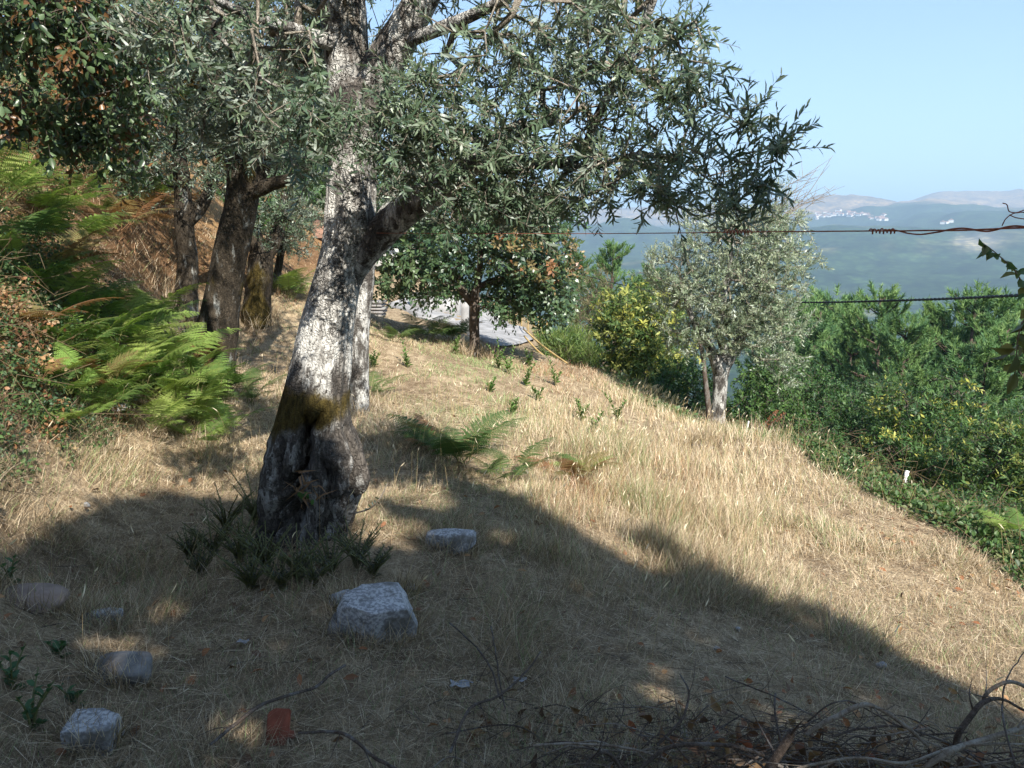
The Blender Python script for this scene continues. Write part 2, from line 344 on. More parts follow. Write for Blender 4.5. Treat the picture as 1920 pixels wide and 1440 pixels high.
# ------------------------------------------------------------------ ground sheet
def ground():
    nr, nf, nb = 330, 380, 70
    r = np.concatenate([[0.0], np.geomspace(.35, 9500, nr)])
    a = np.concatenate([np.linspace(math.radians(-44), math.radians(44), nf), np.linspace(math.radians(44), math.radians(316), nb)[1:-1]])
    na = len(a); X = r[1:, None] * np.sin(a)[None]; Y = r[1:, None] * np.cos(a)[None]
    x = np.concatenate([[0.0], X.ravel()]); y = np.concatenate([[0.0], Y.ravel()]); z = G(x, y)
    i = np.arange(nr - 1)[:, None] * na + 1; j = np.arange(na)[None]; j2 = (j + 1) % na
    q = np.stack([i + j, i + na + j, i + na + j2, i + j2], -1).reshape(-1, 4)
    jj = np.arange(na); t = np.stack([np.zeros(na, int), 1 + jj, 1 + (jj + 1) % na], -1)
    # what the ground is made of, as masks
    rr = np.hypot(x, y); az = np.arctan2(x, y)
    n1 = fbm(x * .35, y * .35, 0, 4, 41); n2 = fbm(x * 2.2, y * 2.2, 0, 3, 44)
    straw = np.array([.30, .24, .165]); dirt = np.array([.16, .115, .08]); fern = np.array([.15, .09, .05]); green = np.array([.028, .050, .026]); earth = np.array([.06, .045, .028])
    c = straw[None] * (1 - .5 * sstep(-.1, .6, n2))[:, None] + dirt[None] * (.5 * sstep(-.1, .6, n2))[:, None]
    bank = sstep(.55, 1.0, z - (0.10 - .02 * x)) * (x < -2) * (rr < 40)
    c = c * (1 - bank[:, None]) + (fern[None] * (1 - sstep(-.2, .3, n1))[:, None] + np.array([.27, .17, .085])[None] * sstep(-.2, .3, n1)[:, None]) * bank[:, None]
    # beyond the crest: undergrowth soil
    crest = np.interp(y, [0, 3, 6.8, 8.5, 10, 14, 17, 25, 40], [5, 5, 4.6, 4.5, 4.55, 4.2, 2.3, 2.4, 4])
    over = sstep(0, .7, x - crest) * (rr < 80)
    c = c * (1 - over[:, None]) + earth * over[:, None]
    f = sstep(30, 60, rr); far = green[None] * (1 + .5 * fbm(x / 40, y / 40, 0, 3, 51))[:, None]
    # high mountain: open rocky heath
    hb = sstep(3600, 4300, rr + 900 * fbm(x / 700, y / 700, 0, 5, 61)) * sstep(120, 230, z + 60 * fbm(x / 300, y / 300, 0, 4, 71))
    heath = np.array([.26, .18, .12])[None] * (1 + .4 * fbm(x / 120, y / 120, 0, 3, 81))[:, None]
    pat = sstep(.35, .5, fbm(x / 260, y / 200, 0, 4, 91)) * (rr > 1500) * .35
    far = far * (1 - hb[:, None]) + heath * hb[:, None]; far = far * (1 - pat[:, None]) + np.array([.20, .16, .10]) * pat[:, None]
    qy = P(1820, 527, 2000); qd = np.hypot((np.degrees(az) - math.degrees(math.atan2(qy[0], qy[1]))) / 1.3, (np.log(rr + 1) - math.log(2350)) / .05)
    qm = sstep(1.2, .5, qd + .5 * fbm(x / 60, y / 60, 0, 3, 95)); far = far * (1 - qm[:, None]) + np.array([.27, .23, .18]) * qm[:, None]
    c = c * (1 - f[:, None]) + far * f[:, None]
    m, nt, b = mat_new('ground'); L = nt.links
    at = N(nt, 'ShaderNodeAttribute', attribute_name='col'); at2 = N(nt, 'ShaderNodeAttribute', attribute_name='far')
    n1 = noise_o(nt, 7, 8, None, .7); n2 = noise_o(nt, 60, 4); 
    tc = nt.nodes.new('ShaderNodeTexCoord'); vo = nt.nodes.new('ShaderNodeTexVoronoi'); vo.inputs['Scale'].default_value = .055; L.new(tc.outputs['Object'], vo.inputs['Vector'])
    nf_ = noise_o(nt, .012, 6)
    v = mixc(nt, ramp(nt, n1, .3, .7), (.55, .5, .45), (1.35, 1.35, 1.3)); v2 = mixc(nt, ramp(nt, n2, .35, .65), (.7, .68, .66), (1.2, 1.2, 1.2))
    near = mixc(nt, 1.0, mixc(nt, 1.0, at.outputs['Color'], v, 'MULTIPLY'), v2, 'MULTIPLY')
    tree = mixc(nt, ramp(nt, vo.outputs[0], 0, .75), (1.35, 1.35, 1.15), (.6, .65, .7)); tr2 = mixc(nt, ramp(nt, nf_, .35, .65), (.65, .7, .75), (1.35, 1.3, 1.1))
    farc = mixc(nt, 1.0, mixc(nt, 1.0, at.outputs['Color'], tree, 'MULTIPLY'), tr2, 'MULTIPLY')
    L.new(mixc(nt, at2.outputs['Fac'], near, farc), b.inputs['Base Color']); b.inputs['Roughness'].default_value = 1; b.inputs['Specular IOR Level'].default_value = .05
    bp = nt.nodes.new('ShaderNodeBump'); bp.inputs['Strength'].default_value = .8; bp.inputs['Distance'].default_value = .04; L.new(n1, bp.inputs['Height']); L.new(bp.outputs[0], b.inputs['Normal'])
    o = mesh_np('ground', np.stack([x, y, z], -1), t, m, c, None, True, q, {'far': f})
    tag(o, 'dry straw covered terrace falling to a wooded valley with hazy mountains beyond', kind='structure')
ground()

# ------------------------------------------------------------------ trees
def skeleton(roots, tips, step=.18, droop=0.0, wob=.12, rtip=.004, expo=.42, rng=None):
    """roots: list of (points, radii) polylines, later ones start on earlier ones. Returns chains (pts, radii) and tip directions."""
    rng = rng or R
    pos = []; par = []; rmin = []
    for k, (pts, rad) in enumerate(roots):
        for i, (p, r_) in enumerate(zip(pts, rad)):
            if i == 0 and k > 0:
                d = ((np.array(pos) - p) ** 2).sum(1); last = int(np.argmin(d)); continue
            par.append(-1 if (i == 0 and k == 0) else last); pos.append(np.array(p, float)); rmin.append(r_); last = len(pos) - 1
    nroot = len(pos)
    cap = len(pos) + len(tips) * 40 + 10; A = np.zeros((cap, 3)); A[:nroot] = pos; n = nroot; depth = np.zeros(cap)
    for i in range(nroot): depth[i] = 0
    start = max(1, int(nroot * .25)) if len(roots) > 1 or nroot > 6 else 0
    ok0 = start
    dmin = np.array([np.min(((A[ok0:nroot] - t) ** 2).sum(1)) for t in tips]) ; order = np.argsort(dmin); tipid = []
    for ti in order:
        t = tips[ti]; d = np.sqrt(((A[ok0:n] - t) ** 2).sum(1)) + .10 * depth[ok0:n]
        k = int(np.argmin(d)) + ok0; a = A[k]; L = np.linalg.norm(t - a); m = max(1, min(30, int(L / step)))
        side = rng.normal(size=3) * wob * L; last = k
        for s in range(1, m + 1):
            u = s / m; q = a + (t - a) * u + side * math.sin(math.pi * u) + np.array([0, 0, droop * L * math.sin(math.pi * u)])
            A[n] = q; par.append(last); rmin.append(0); depth[n] = depth[last] + L / m; last = n; n += 1
        tipid.append(last)
    w = np.zeros(n)
    for i in tipid: w[i] += 1
    for i in range(n - 1, 0, -1):
        if par[i] >= 0: w[par[i]] += w[i]
    rad = np.maximum(rtip * np.maximum(w, 1) ** expo, 0)
    rm = np.array(rmin); rad[:nroot] = np.where(rm[:nroot] > 0, rm[:nroot], rad[:nroot])
    for i in range(nroot, n): rad[i] = min(rad[i], rad[par[i]] * .85)
    ch = [[] for _ in range(n)]
    for i in range(n):
        if par[i] >= 0: ch[par[i]].append(i)
    chains = []; stack = [(0, None)]
    while stack:
        i, pr = stack.pop(); c = [pr] if pr is not None else []; c.append(i)
        while ch[i]:
            o = sorted(ch[i], key=lambda q: -w[q] - (1e6 if q < nroot else 0)); 
            for q in o[1:]: stack.append((q, i))
            i = o[0]; c.append(i)
        rr = rad[c].copy()
        if pr is not None: rr[0] = min(rr[0], rr[1] * 1.25)
        chains.append((A[c], rr, c[1] < nroot if len(c) > 1 else True))
    td = np.array([A[i] - A[par[i]] for i in tipid]); tp = np.array([A[i] for i in tipid])
    return chains, tp, nrm(td)
def sample_blobs(blobs, rng, shell=.55):
    out = []
    for (c, rx, ry, rz, n) in blobs:
        d = nrm(rng.normal(size=(n, 3))); rad = rng.random(n) ** shell
        out.append(np.array(c)[None] + d * rad[:, None] * np.array([rx, ry, rz])[None])
    return np.concatenate(out)
def sprays(tp, td, rng, K, Ls, leafL, leafW, T, cols, up=.3, spread=.8, droop=0.0, both=True):
    """leafy twigs at the tips. returns leaf V,F,col and stem segments"""
    n = len(tp); d = nrm(td + np.array([0, 0, up]) + rng.normal(size=(n, 3)) * .35); u = perp(d); a = rng.random(n) * 6.283
    u = u * np.cos(a)[:, None] + np.cross(d, u) * np.sin(a)[:, None]; w = np.cross(d, u)
    Ls = Ls * (.6 + .8 * rng.random(n)); s = (np.arange(K) + .5) / K
    base = tp - d * (Ls * .35)[:, None]
    ang = (np.arange(K) % 2) * math.pi + (np.arange(K) // 2 % 2) * math.pi / 2
    side = u[:, None] * np.cos(ang)[None, :, None] + w[:, None] * np.sin(ang)[None, :, None] + rng.normal(size=(n, K, 3)) * .25
    curve = np.array([0, 0, -droop])
    pos = base[:, None] + d[:, None] * (s[None, :, None] * Ls[:, None, None]) + curve * (s ** 2)[None, :, None] * Ls[:, None, None]
    dirs = nrm(d[:, None] * (1 - .35 * spread) + side * spread + curve * s[None, :, None] * 1.2)
    nor = nrm(np.cross(np.cross(dirs, d[:, None] + 0 * dirs), dirs) + rng.normal(size=dirs.shape) * .35 + np.array([0, 0, .5]))
    LL = (leafL * (.7 + .5 * rng.random((n, K))) * (1 - .3 * (s[None] > .85))).ravel()
    V, F, nv = leaf_arr(pos.reshape(-1, 3), dirs.reshape(-1, 3), nor.reshape(-1, 3), LL, LL * leafW, T)
    cols = np.array(cols); ci = rng.integers(0, len(cols), n); cc = cols[ci][:, None] * (.75 + .5 * rng.random((n, K, 1)))
    odd = rng.random((n, K)) < .12; cc = np.where(odd[..., None], cols[rng.integers(0, len(cols), (n, K))], cc)
    return V, F, np.repeat(cc.reshape(-1, 3), nv, 0), base, base + d * Ls[:, None] + curve * Ls[:, None] * .9
def limb_moss(V, moss): return np.zeros(len(V)) if moss is None else moss(V)
def make_tree(name, base, label, cat, roots, blobs, rng, mats, leaf, step=.18, group=None, shell=.55, tips=None, crown='crown', moss=None, hero=0, droop=0, jit=.12, rtip=.004, expo=.42, split_trunk=True, bare=0, hero_test=None, keep=None):
    t = thing(name, base, label, cat, group); base = np.array(base)
    tp0 = sample_blobs(blobs, rng, shell) if tips is None else tips
    if keep is not None: tp0 = tp0[keep(tp0)]
    chains, tp, td = skeleton(roots, tp0, step, droop, rng=rng, rtip=rtip, expo=expo)
    acc = {'trunk': Acc(), 'limb': Acc(), 'twigs': Acc()}; ms = {'trunk': [], 'limb': [], 'twigs': []}
    for pts, rad, isroot in chains:
        if len(pts) < 2: continue
        big = rad.max(); key = 'trunk' if isroot and big > .0 else ('limb' if big > .012 else 'twigs')
        if key == 'trunk' or key == 'limb':
            n = max(2, len(pts)); k = 14 if big > .06 else (8 if big > .025 else 5)
            if key == 'trunk' and n > 2:
                pts2 = cr(pts, 4); rad2 = np.interp(np.arange(len(pts2)) / 4, np.arange(n), rad)
            else: pts2, rad2 = pts, rad
            V, F = tube(pts2 - base, rad2, k, jit if big > .03 else 0, 3)
        else: V, F = tube(pts - base, np.maximum(rad, rtip * .6), 3, 0, cap=False)
        acc[key].add(V, F); ms[key].append(limb_moss(V + base, moss))
    L = leaf; V, F, cc, b0, b1 = sprays(tp, td, rng, L['K'], L['Ls'], L['L'], L['W'], L['T'], L['cols'], L.get('up', .3), L.get('spread', .8), L.get('droop', 0))
    V = V - base
    K = L['K']; nv = len(L['T'][0]); nf = len(L['T'][1]); n = len(tp); sel = np.zeros(n, bool)
    if hero and hero_test is not None:
        sc = hero_test(tp); ids = np.argsort(sc)[:hero]; sel[ids] = True
        for i in ids:
            a = V[i * K * nv:(i + 1) * K * nv]; c0 = b1[i] - base
            a = a; f = F[:K * nf]; cl = cc[i * K * nv:(i + 1) * K * nv]
            pv, pf = prisms((b0[i] - base)[None], (b1[i] - base)[None], [.0022], [.001], 3)
            A = Acc().add(a, f, cl).add(pv, pf, np.array([.2, .19, .13])); A.build('leafy_twig', mats[2], t)
    keepv = np.repeat(~sel, K * nv); idx = np.cumsum(keepv) - 1; keepf = np.repeat(~sel, K * nf)
    pv, pf = prisms(b0[~sel] - base, b1[~sel] - base, np.full((~sel).sum(), rtip * .55), np.full((~sel).sum(), rtip * .25), 3)
    A = Acc().add(V[keepv], idx[F[keepf]], cc[keepv]); o = A.build(crown, mats[2], t); tag(o, kind='stuff')
    acc['twigs'].add(pv, pf); ms['twigs'].append(np.zeros(len(pv)))
    for key, mt in (('trunk', mats[0]), ('limb', mats[1]), ('twigs', mats[1])):
        a = acc[key]
        if a.V:
            nm = {'trunk': 'trunk', 'limb': 'branches', 'twigs': 'twigs'}[key]
            o = mesh_np(nm, np.concatenate(a.V), np.concatenate(a.F), mt, None, t, key != 'twigs', None, {'moss': np.concatenate(ms[key])})
            if key != 'trunk': tag(o, kind='stuff')
    return t
OLIVE = dict(K=22, Ls=.21, L=.051, W=.205, T=LAN, cols=[(.075, .115, .062), (.105, .150, .088), (.055, .090, .052), (.14, .185, .11)], up=.15, spread=.75)
def pxblob(px, py, Y, rxp, ryp, dY, n):
    s = Y / FPX; return (P(px, py, Y), rxp * s, dY, ryp * s, n)

# ---- the big old olive in front
def px_line(rows):      # rows (px, py, Y, radius px)
    return [P(a, b, y) for a, b, y, r in rows], [r / FPX * y for a, b, y, r in rows]
def old_olive():
    rng = np.random.default_rng(5)
    tab = [(1040,482,664),(1010,484,660),(980,486,660),(950,486,668),(920,486,682),(895,487,687),(870,490,686),(850,494,683),(820,508,672),(800,515,661),(770,524,657),(740,532,656),(710,540,658),
           (680,548,659),(640,556,660),(600,566,664),(550,582,672),(500,596,681),(460,606,694),(430,610,704),(400,611,700),(370,614,694),(330,616,692),(290,622,694),(250,624,702),(215,618,728),(190,622,722),(170,628,706),(150,636,690)]
    ys = np.array([t[0] for t in tab], float); Y0 = 4.5
    Yat = lambda py: Y0 - .18 * sstep(500, 150, py)
    pyv = np.concatenate([np.linspace(1040, 700, 150), np.linspace(698, 150, 200)])
    xl = np.interp(-pyv, -ys, [t[1] for t in tab]); xr = np.interp(-pyv, -ys, [t[2] for t in tab])
    K = 180; th = np.arange(K) * 2 * math.pi / K
    # angle 0 = +x (right), pi/2 = away, 3pi/2 = towards the camera
    V = []; ms = []; bs = []
    for py, a, b in zip(pyv, xl, xr):
        Y = float(Yat(py)); c = P((a + b) / 2, py, Y); hw = (b - a) / 2 / FPX * Y * 1.0
        low = sstep(700, 900, py); z = c[2]
        ex = np.cos(th); ey = np.sin(th); depth = .85 + .1 * (1 - low)
        rr = hw * np.ones(K)
        rid = (.13 * low + .045) * np.abs(fbm(ex * 2.2 + 5, ey * 2.2, z * 1.1, 3, 2)) * 2
        rid2 = .07 * fbm(ex * 7, ey * 7, z * 2.0, 3, 8) + .022 * fbm(ex * 20, ey * 20, z * 7, 2, 12)
        # deep folds on the swollen base
        fold = 0
        for (ang, y0, y1, wd, dp) in [(-1.75, 775, 890, .09, .42), (-1.12, 860, 1040, .10, .46), (-2.25, 815, 1040, .10, .34), (-1.30, 765, 870, .07, .38), (-.62, 810, 1040, .09, .34), (-2.75, 850, 1040, .10, .28), (-1.95, 890, 1040, .07, .32), (-.2, 860, 1040, .1, .25), (-1.5, 860, 1040, .06, .25)]:
            ag = ang + .30 * math.sin(py * .021 + ang * 5) + .10 * math.sin(py * .05 + ang * 9)
            dd = np.angle(np.exp(1j * (th - ag))); fold = fold + dp * np.exp(-(dd / wd) ** 2) * sstep(y0 - 30, y0 + 20, py) * (1 - sstep(y1 - 10, y1 + 30, py))
        # hollow near the ground
        dd = np.angle(np.exp(1j * (th + 1.68))); hol = .70 * np.exp(-(dd / .33) ** 2 - ((py - 952) / 38) ** 2)
        dd = np.angle(np.exp(1j * (th + 1.25))); burl = .42 * np.exp(-(dd / .42) ** 2 - ((py - 755) / 34) ** 2)
        dd = np.angle(np.exp(1j * (th + .35))); bu2 = .10 * np.exp(-(dd / .5) ** 2 - ((py - 880) / 60) ** 2)
        knob = .10 * low * fbm(ex * 3.3 + 9, ey * 3.3, z * 6.5, 2, 33)
        rr = rr * (1 + knob - rid + rid2 * (.6 + .8 * low) - fold - hol + burl + bu2 + .04)
        V.append(np.stack([c[0] + ex * rr, c[1] + ey * rr * depth, np.full(K, z)], -1))
        m_ = .75 * np.exp(-((py - 755) / 55) ** 2) + .22 * sstep(300, 150, py) + .22 * low - .05
        sidem = .18 * np.cos(th - 2.9)
        ms.append(np.clip(m_ + sidem + .15 * burl, -1, 1.2)); bs.append(np.full(K, .55 * sstep(690, 760, py) - .30 * sstep(720, 640, py) * sstep(330, 380, py) + .4 * sstep(330, 280, py)))
    n = len(V); V = np.concatenate(V); i = np.arange(n - 1)[:, None] * K; j = np.arange(K)[None]; j2 = (j + 1) % K
    Q = np.stack([i + j, i + j2, i + K + j2, i + K + j], -1).reshape(-1, 4)
    V = np.concatenate([V, V[-K:].mean(0)[None] + np.array([[0, 0, .02]])]); jj = np.arange(K)
    T = np.stack([(n - 1) * K + jj, (n - 1) * K + (jj + 1) % K, np.full(K, n * K)], -1)
    ms = np.concatenate(ms + [[.3]])
    tb = (P(575, 1000, 4.5)[0], 4.5, g1(P(575, 1000, 4.5)[0], 4.5)); tbv = np.array(tb)
    roots = [px_line([(655,330,4.42,36),(652,240,4.38,36),(655,160,4.36,40),(650,90,4.34,40),(645,20,4.3,40),(640,-80,4.2,36),(630,-220,4.1,26),(600,-380,4.0,14)]),
             px_line([(655,240,4.38,36),(700,150,4.35,38),(740,85,4.3,36),(785,10,4.2,30),(840,-90,4.1,24),(900,-220,4.0,14)]),
             px_line([(618,620,4.5,18),(636,560,4.5,24),(658,505,4.5,30),(698,452,4.47,31),(742,412,4.42,30),(790,374,4.36,29),(840,340,4.3,26),(890,305,4.2,24),(930,285,4.15,17),(985,240,4.05,11),(1040,225,4.0,8)]),
             px_line([(890,305,4.2,20),(960,306,4.1,12),(1040,306,4.0,10),(1090,290,3.9,8),(1115,230,3.8,8),(1165,130,3.7,8),(1210,40,3.6,7),(1240,-60,3.5,5)]),
             px_line([(1040,306,4.0,9),(1120,312,3.8,6),(1190,290,3.7,5),(1270,300,3.6,4)]),
             px_line([(650,90,4.34,26),(560,60,4.1,14),(470,30,3.8,9),(380,-10,3.5,6)]),
             ([P(630,-220,4.1), (-1.25, 4.2, 4.3), (-1.5, 4.4, 5.2), (-1.5, 4.4, 6.0)], [.06, .05, .035, .02]),  # unseen limb added to carry the high shading crown
             px_line([(740,85,4.3,20),(860,40,4.0,12),(980,-20,3.7,8),(1100,-100,3.4,6)])]
    B = [pxblob(860,250,3.9,210,110,.55,200), pxblob(1000,110,3.9,240,110,.6,170), pxblob(760,240,3.7,130,130,.35,110), pxblob(1150,150,3.7,130,130,.5,85),
         pxblob(1090,300,3.8,160,90,.5,110), pxblob(950,385,3.9,200,60,.4,120), pxblob(1290,60,3.4,75,55,.35,26), pxblob(1290,185,3.4,70,55,.35,28), pxblob(1270,300,3.4,120,80,.4,36),
         pxblob(1330,400,3.3,90,65,.3,14), pxblob(1400,340,3.1,60,55,.2,11), pxblob(1390,230,3.2,45,40,.2,12), pxblob(1455,275,3.1,35,45,.15,12), pxblob(1350,90,3.3,20,40,.1,5), pxblob(1430,360,3.0,40,30,.1,8), pxblob(1230,360,3.5,80,80,.4,26),
         pxblob(450,130,3.6,190,130,.5,75), pxblob(320,50,3.4,150,90,.4,50), pxblob(560,80,4.4,130,110,.4,110), pxblob(590,240,3.5,90,100,.25,70), pxblob(560,300,3.3,50,35,.15,14), pxblob(440,230,3.9,100,60,.3,60),
         pxblob(900,-150,4.2,420,160,.9,230), (np.array([-1.5, 4.5, 5.7]), 1.8, 1.1, 1.0, 520), pxblob(650,-150,4.2,200,140,.7,110), pxblob(740,-60,4.6,240,100,.7,130), pxblob(1130,20,3.9,150,80,.5,70), pxblob(560,60,4.8,90,90,.4,50)]  # includes a high mass above the frame, added to shade the trees at left
    def keep(t):   # leave the trunk itself in view
        q = (t - CAM) @ np.stack([[1, 0, 0], FW, UP]).T; px = 960 + FPX * q[:, 0] / q[:, 1]; py = 720 - FPX * q[:, 2] / q[:, 1]
        bad = (px > 590) & (px < 700) & (py > 285) | (px > 600) & (px < 700) & (py > 40) & (py < 215) & (t[:, 1] < 4.5) | (py > 470) | (px < 640) & (px > 500) & (py > 350)
        bad |= (px > 1500) | (px > 1260) & (py < 150) & (rng.random(len(t)) < .35) | (px > 1350) & (py < 160)
        return ~bad
    def htest(t):
        q = (t - CAM) @ np.stack([[1, 0, 0], FW, UP]).T; px = 960 + FPX * q[:, 0] / q[:, 1]; py = 720 - FPX * q[:, 2] / q[:, 1]
        return q[:, 1] - .004 * np.clip(px - 1150, 0, 300) + 5 * ((py < 10) | (px < 120)) + .4 * (px < 700)
    moss = lambda V: .30 * sstep(1.9, 2.3, V[:, 2]) * sstep(.35, .0, np.abs(V[:, 0] + .85)) + .1
    t = make_tree('olive_tree', tb, 'big old olive tree with hollow knotted grey trunk in the middle of the dry grass', 'olive tree', roots, B, rng, (M_bark, M_limb, M_olive), OLIVE, .14, keep=keep, hero=220, hero_test=htest, moss=moss, rtip=.0036, expo=.40)
    for o in [x for x in D.objects if x.parent == t and x.name.startswith('trunk')]: o.name = 'main_limbs'
    tr = mesh_np('trunk', V - tbv, T, M_bark, None, t, True, Q, {'moss': ms, 'bare': np.concatenate(bs + [[0]])})
    # torn wood round the hollow and small sprouts
    a = Acc()
    for k in range(26):
        p = P(575 + rng.normal() * 14, 915 + rng.normal() * 16, 4.22); d = rng.normal(size=3) * np.array([.5, .3, .6]) + np.array([.15, -.4, -.3])
        Vv, Ff, _ = leaf_arr((p - tbv)[None], d[None], rng.normal(size=(1, 3)), [.05 + .05 * rng.random()], [.012], BLD); a.add(Vv, Ff, np.array([.22, .13, .07]))
    a.build('torn_wood', M_straw, t)
    a = Acc()
    for k in range(9):
        p = P(575 + rng.normal() * 8, 935 + rng.normal() * 6, 4.2); Vv, Ff, _ = leaf_arr((p - tbv)[None], rng.normal(size=(1, 3)) + np.array([[0, -.5, .5]]), np.array([[0, -1, .6]]), [.035], [.02], OVA); a.add(Vv, Ff, np.array([.06, .14, .03]))
    a.build('leaf_sprout', M_leaf, t)
old_olive()

# ---- smaller olives up the left bank
OLV2 = dict(OLIVE, K=16, L=.062, T=DIA, Ls=.24, W=.24)
OLV3 = dict(OLIVE, K=14, L=.075, T=DIA, Ls=.26, W=.26)
mossA = lambda z0: (lambda V: .66 * sstep(-.3, .4, vn3(V)) + .16)
def vn3(V): return fbm(V[:, 0] * 2.2, V[:, 1] * 2.2, V[:, 2] * 1.6, 2, 77)
def olive(px_rows, extra, blobs, label, seed, leaf=OLV2, mats=None, hero=0, **k):
    rng = np.random.default_rng(seed); r0 = px_line(px_rows); b = r0[0][0].copy(); b[2] = g1(b[0], b[1]); r0[0][0][2] = b[2] - .10; pale = k.pop('pale', False); r0[0].insert(0, b - [0, 0, .6]); r0[1].insert(0, r0[1][0] * 1.05)
    return make_tree('olive_tree', tuple(b), label, 'olive tree', [r0] + [px_line(e) for e in extra], blobs, rng, mats or (M_bark_dark, M_bark_dark, M_olive), leaf, .25, moss=(None if pale else mossA(0)), **k)
olive([(395,712,9,50),(398,680,9,42),(410,600,9,36),(424,520,9,32),(440,440,8.9,31),(455,370,8.8,30),(450,300,8.7,26),(430,220,8.6,22),(410,130,8.5,18),(400,20,8.4,12),(400,-120,8.3,8)],
      [[(455,370,8.8,26),(480,320,8.9,22),(520,260,9,16),(560,190,9,11),(600,100,9,7)], [(430,220,8.6,14),(370,160,8.2,10),(300,90,7.8,7)], [(455,365,8.8,20),(510,345,8.6,12),(570,325,8.4,8)]],
      [pxblob(430,120,8.4,220,150,1.5,520), pxblob(520,240,8.6,110,80,1.0,160), pxblob(330,200,8.2,130,110,1.0,260), pxblob(500,-60,8.6,260,130,1.5,230), pxblob(590,100,9,120,130,1.1,120)],
      'leaning olive trunk coated in brown moss, nearest behind the big one on the left', 21, OLV2)
olive([(348,612,12,26),(348,560,12,21),(352,490,12,18),(345,420,11.9,17),(342,350,11.8,15),(330,250,11.6,12),(310,150,11.4,9)],
      [[(345,440,11.9,12),(375,390,11.9,12),(400,340,11.9,9),(420,280,11.9,7)]],
      [pxblob(320,260,11.6,120,110,1.4,200), pxblob(400,330,11.9,70,50,1.0,70), pxblob(300,90,11.4,150,120,1.5,200), pxblob(270,330,11.4,60,50,.8,50)],
      'slim grey olive tree forking low beside the bare bank', 22, OLV3)
olive([(480,602,13,30),(482,560,13,24),(488,510,13,23),(490,480,13,22),(475,440,12.9,15),(462,380,12.8,11),(455,320,12.8,8)],
      [[(490,485,13,18),(515,450,13.1,14),(530,400,13.2,10),(540,340,13.2,7)]],
      [pxblob(530,400,13.2,70,80,1.1,200), pxblob(470,330,12.9,90,70,1.1,130), pxblob(560,420,13.6,45,70,.7,80), pxblob(470,420,12.8,40,50,.5,30)],
      'forked olive tree in shade farthest back on the left slope', 23, OLV3)
olive([(512,598,14.5,9),(514,560,14.5,8),(522,500,14.5,7),(535,440,14.5,5)], [],
      [pxblob(548,430,14.5,45,60,.7,90)], 'thin young olive stem leaning beside the forked olive', 24, OLV3)
olive([(672,705,8.6,20),(672,650,8.6,19),(674,600,8.6,20),(682,550,8.6,17),(686,500,8.6,17),(690,440,8.6,15),(694,360,8.6,12),(700,260,8.6,8)],
      [[(690,440,8.6,10),(730,380,8.6,8),(790,300,8.7,6)]],
      [pxblob(740,330,8.7,110,90,1.0,170), pxblob(700,180,8.7,120,110,1.2,170)], 'lichen spotted olive stem standing right behind the big trunk', 25, OLV2, mats=(M_bark, M_limb, M_olive), pale=True)
# ---- rounded olive on the crest at the right
RO = dict(OLIVE, K=24, L=.075, T=DIA, Ls=.28, W=.27, cols=[(.17, .215, .13), (.21, .255, .155), (.13, .17, .10), (.24, .27, .17)], up=.45)
def keep_ro(t): return np.ones(len(t), bool)
olive([(1345,812,14,20),(1346,780,14,14),(1350,730,14,13),(1352,700,14,15),(1362,672,14,16),(1385,640,14,11),(1405,590,14,8),(1425,520,14,6),(1432,450,14,5),(1435,400,14,3)],
      [[(1352,705,14,12),(1345,680,13.9,13),(1330,650,13.9,9),(1300,600,13.8,6),(1280,540,13.8,4)], [(1362,672,14,10),(1350,620,13.7,7),(1360,540,13.6,5),(1375,440,13.6,3)]],
      [pxblob(1370,520,13.9,140,120,1.4,600), pxblob(1290,540,13.8,90,90,1.0,240), pxblob(1440,470,14,80,90,1.0,260), pxblob(1430,600,14,95,90,1.0,300), pxblob(1370,420,14,100,60,1.0,190),
       pxblob(1310,630,13.8,70,50,.8,100), pxblob(1470,690,14,45,60,.5,50), pxblob(1520,480,14,40,30,.4,16), pxblob(1230,490,13.8,40,40,.5,30), pxblob(1370,610,13.5,70,60,.4,120), pxblob(1460,400,14,45,55,.5,50)],
      'rounded silvery olive tree with pale trunk on the crest at the right', 26, RO, mats=(M_bark, M_limb, M_olive_pale), rtip=.004, pale=True)
# thin dead stem next to it
def dead_stem():
    pts = [P(*a) for a in [(1332,800,13.5),(1328,760,13.5),(1322,710,13.5),(1318,670,13.5),(1312,640,13.5)]]; b = pts[0].copy(); b[2] = g1(b[0], b[1]); pts[0][2] = b[2] - .05
    V, F = tube(cr(pts, 5) - b, np.linspace(.055, .03, 21), 8, .15)
    o = mesh_np('dead_tree_stem', V, F, M_dead, None, None, True, None, {'moss': np.zeros(len(V))}); o.location = b
    tag(o, 'thin reddish brown dead stem standing beside the pale trunk of the rounded olive', 'dead tree')
dead_stem()

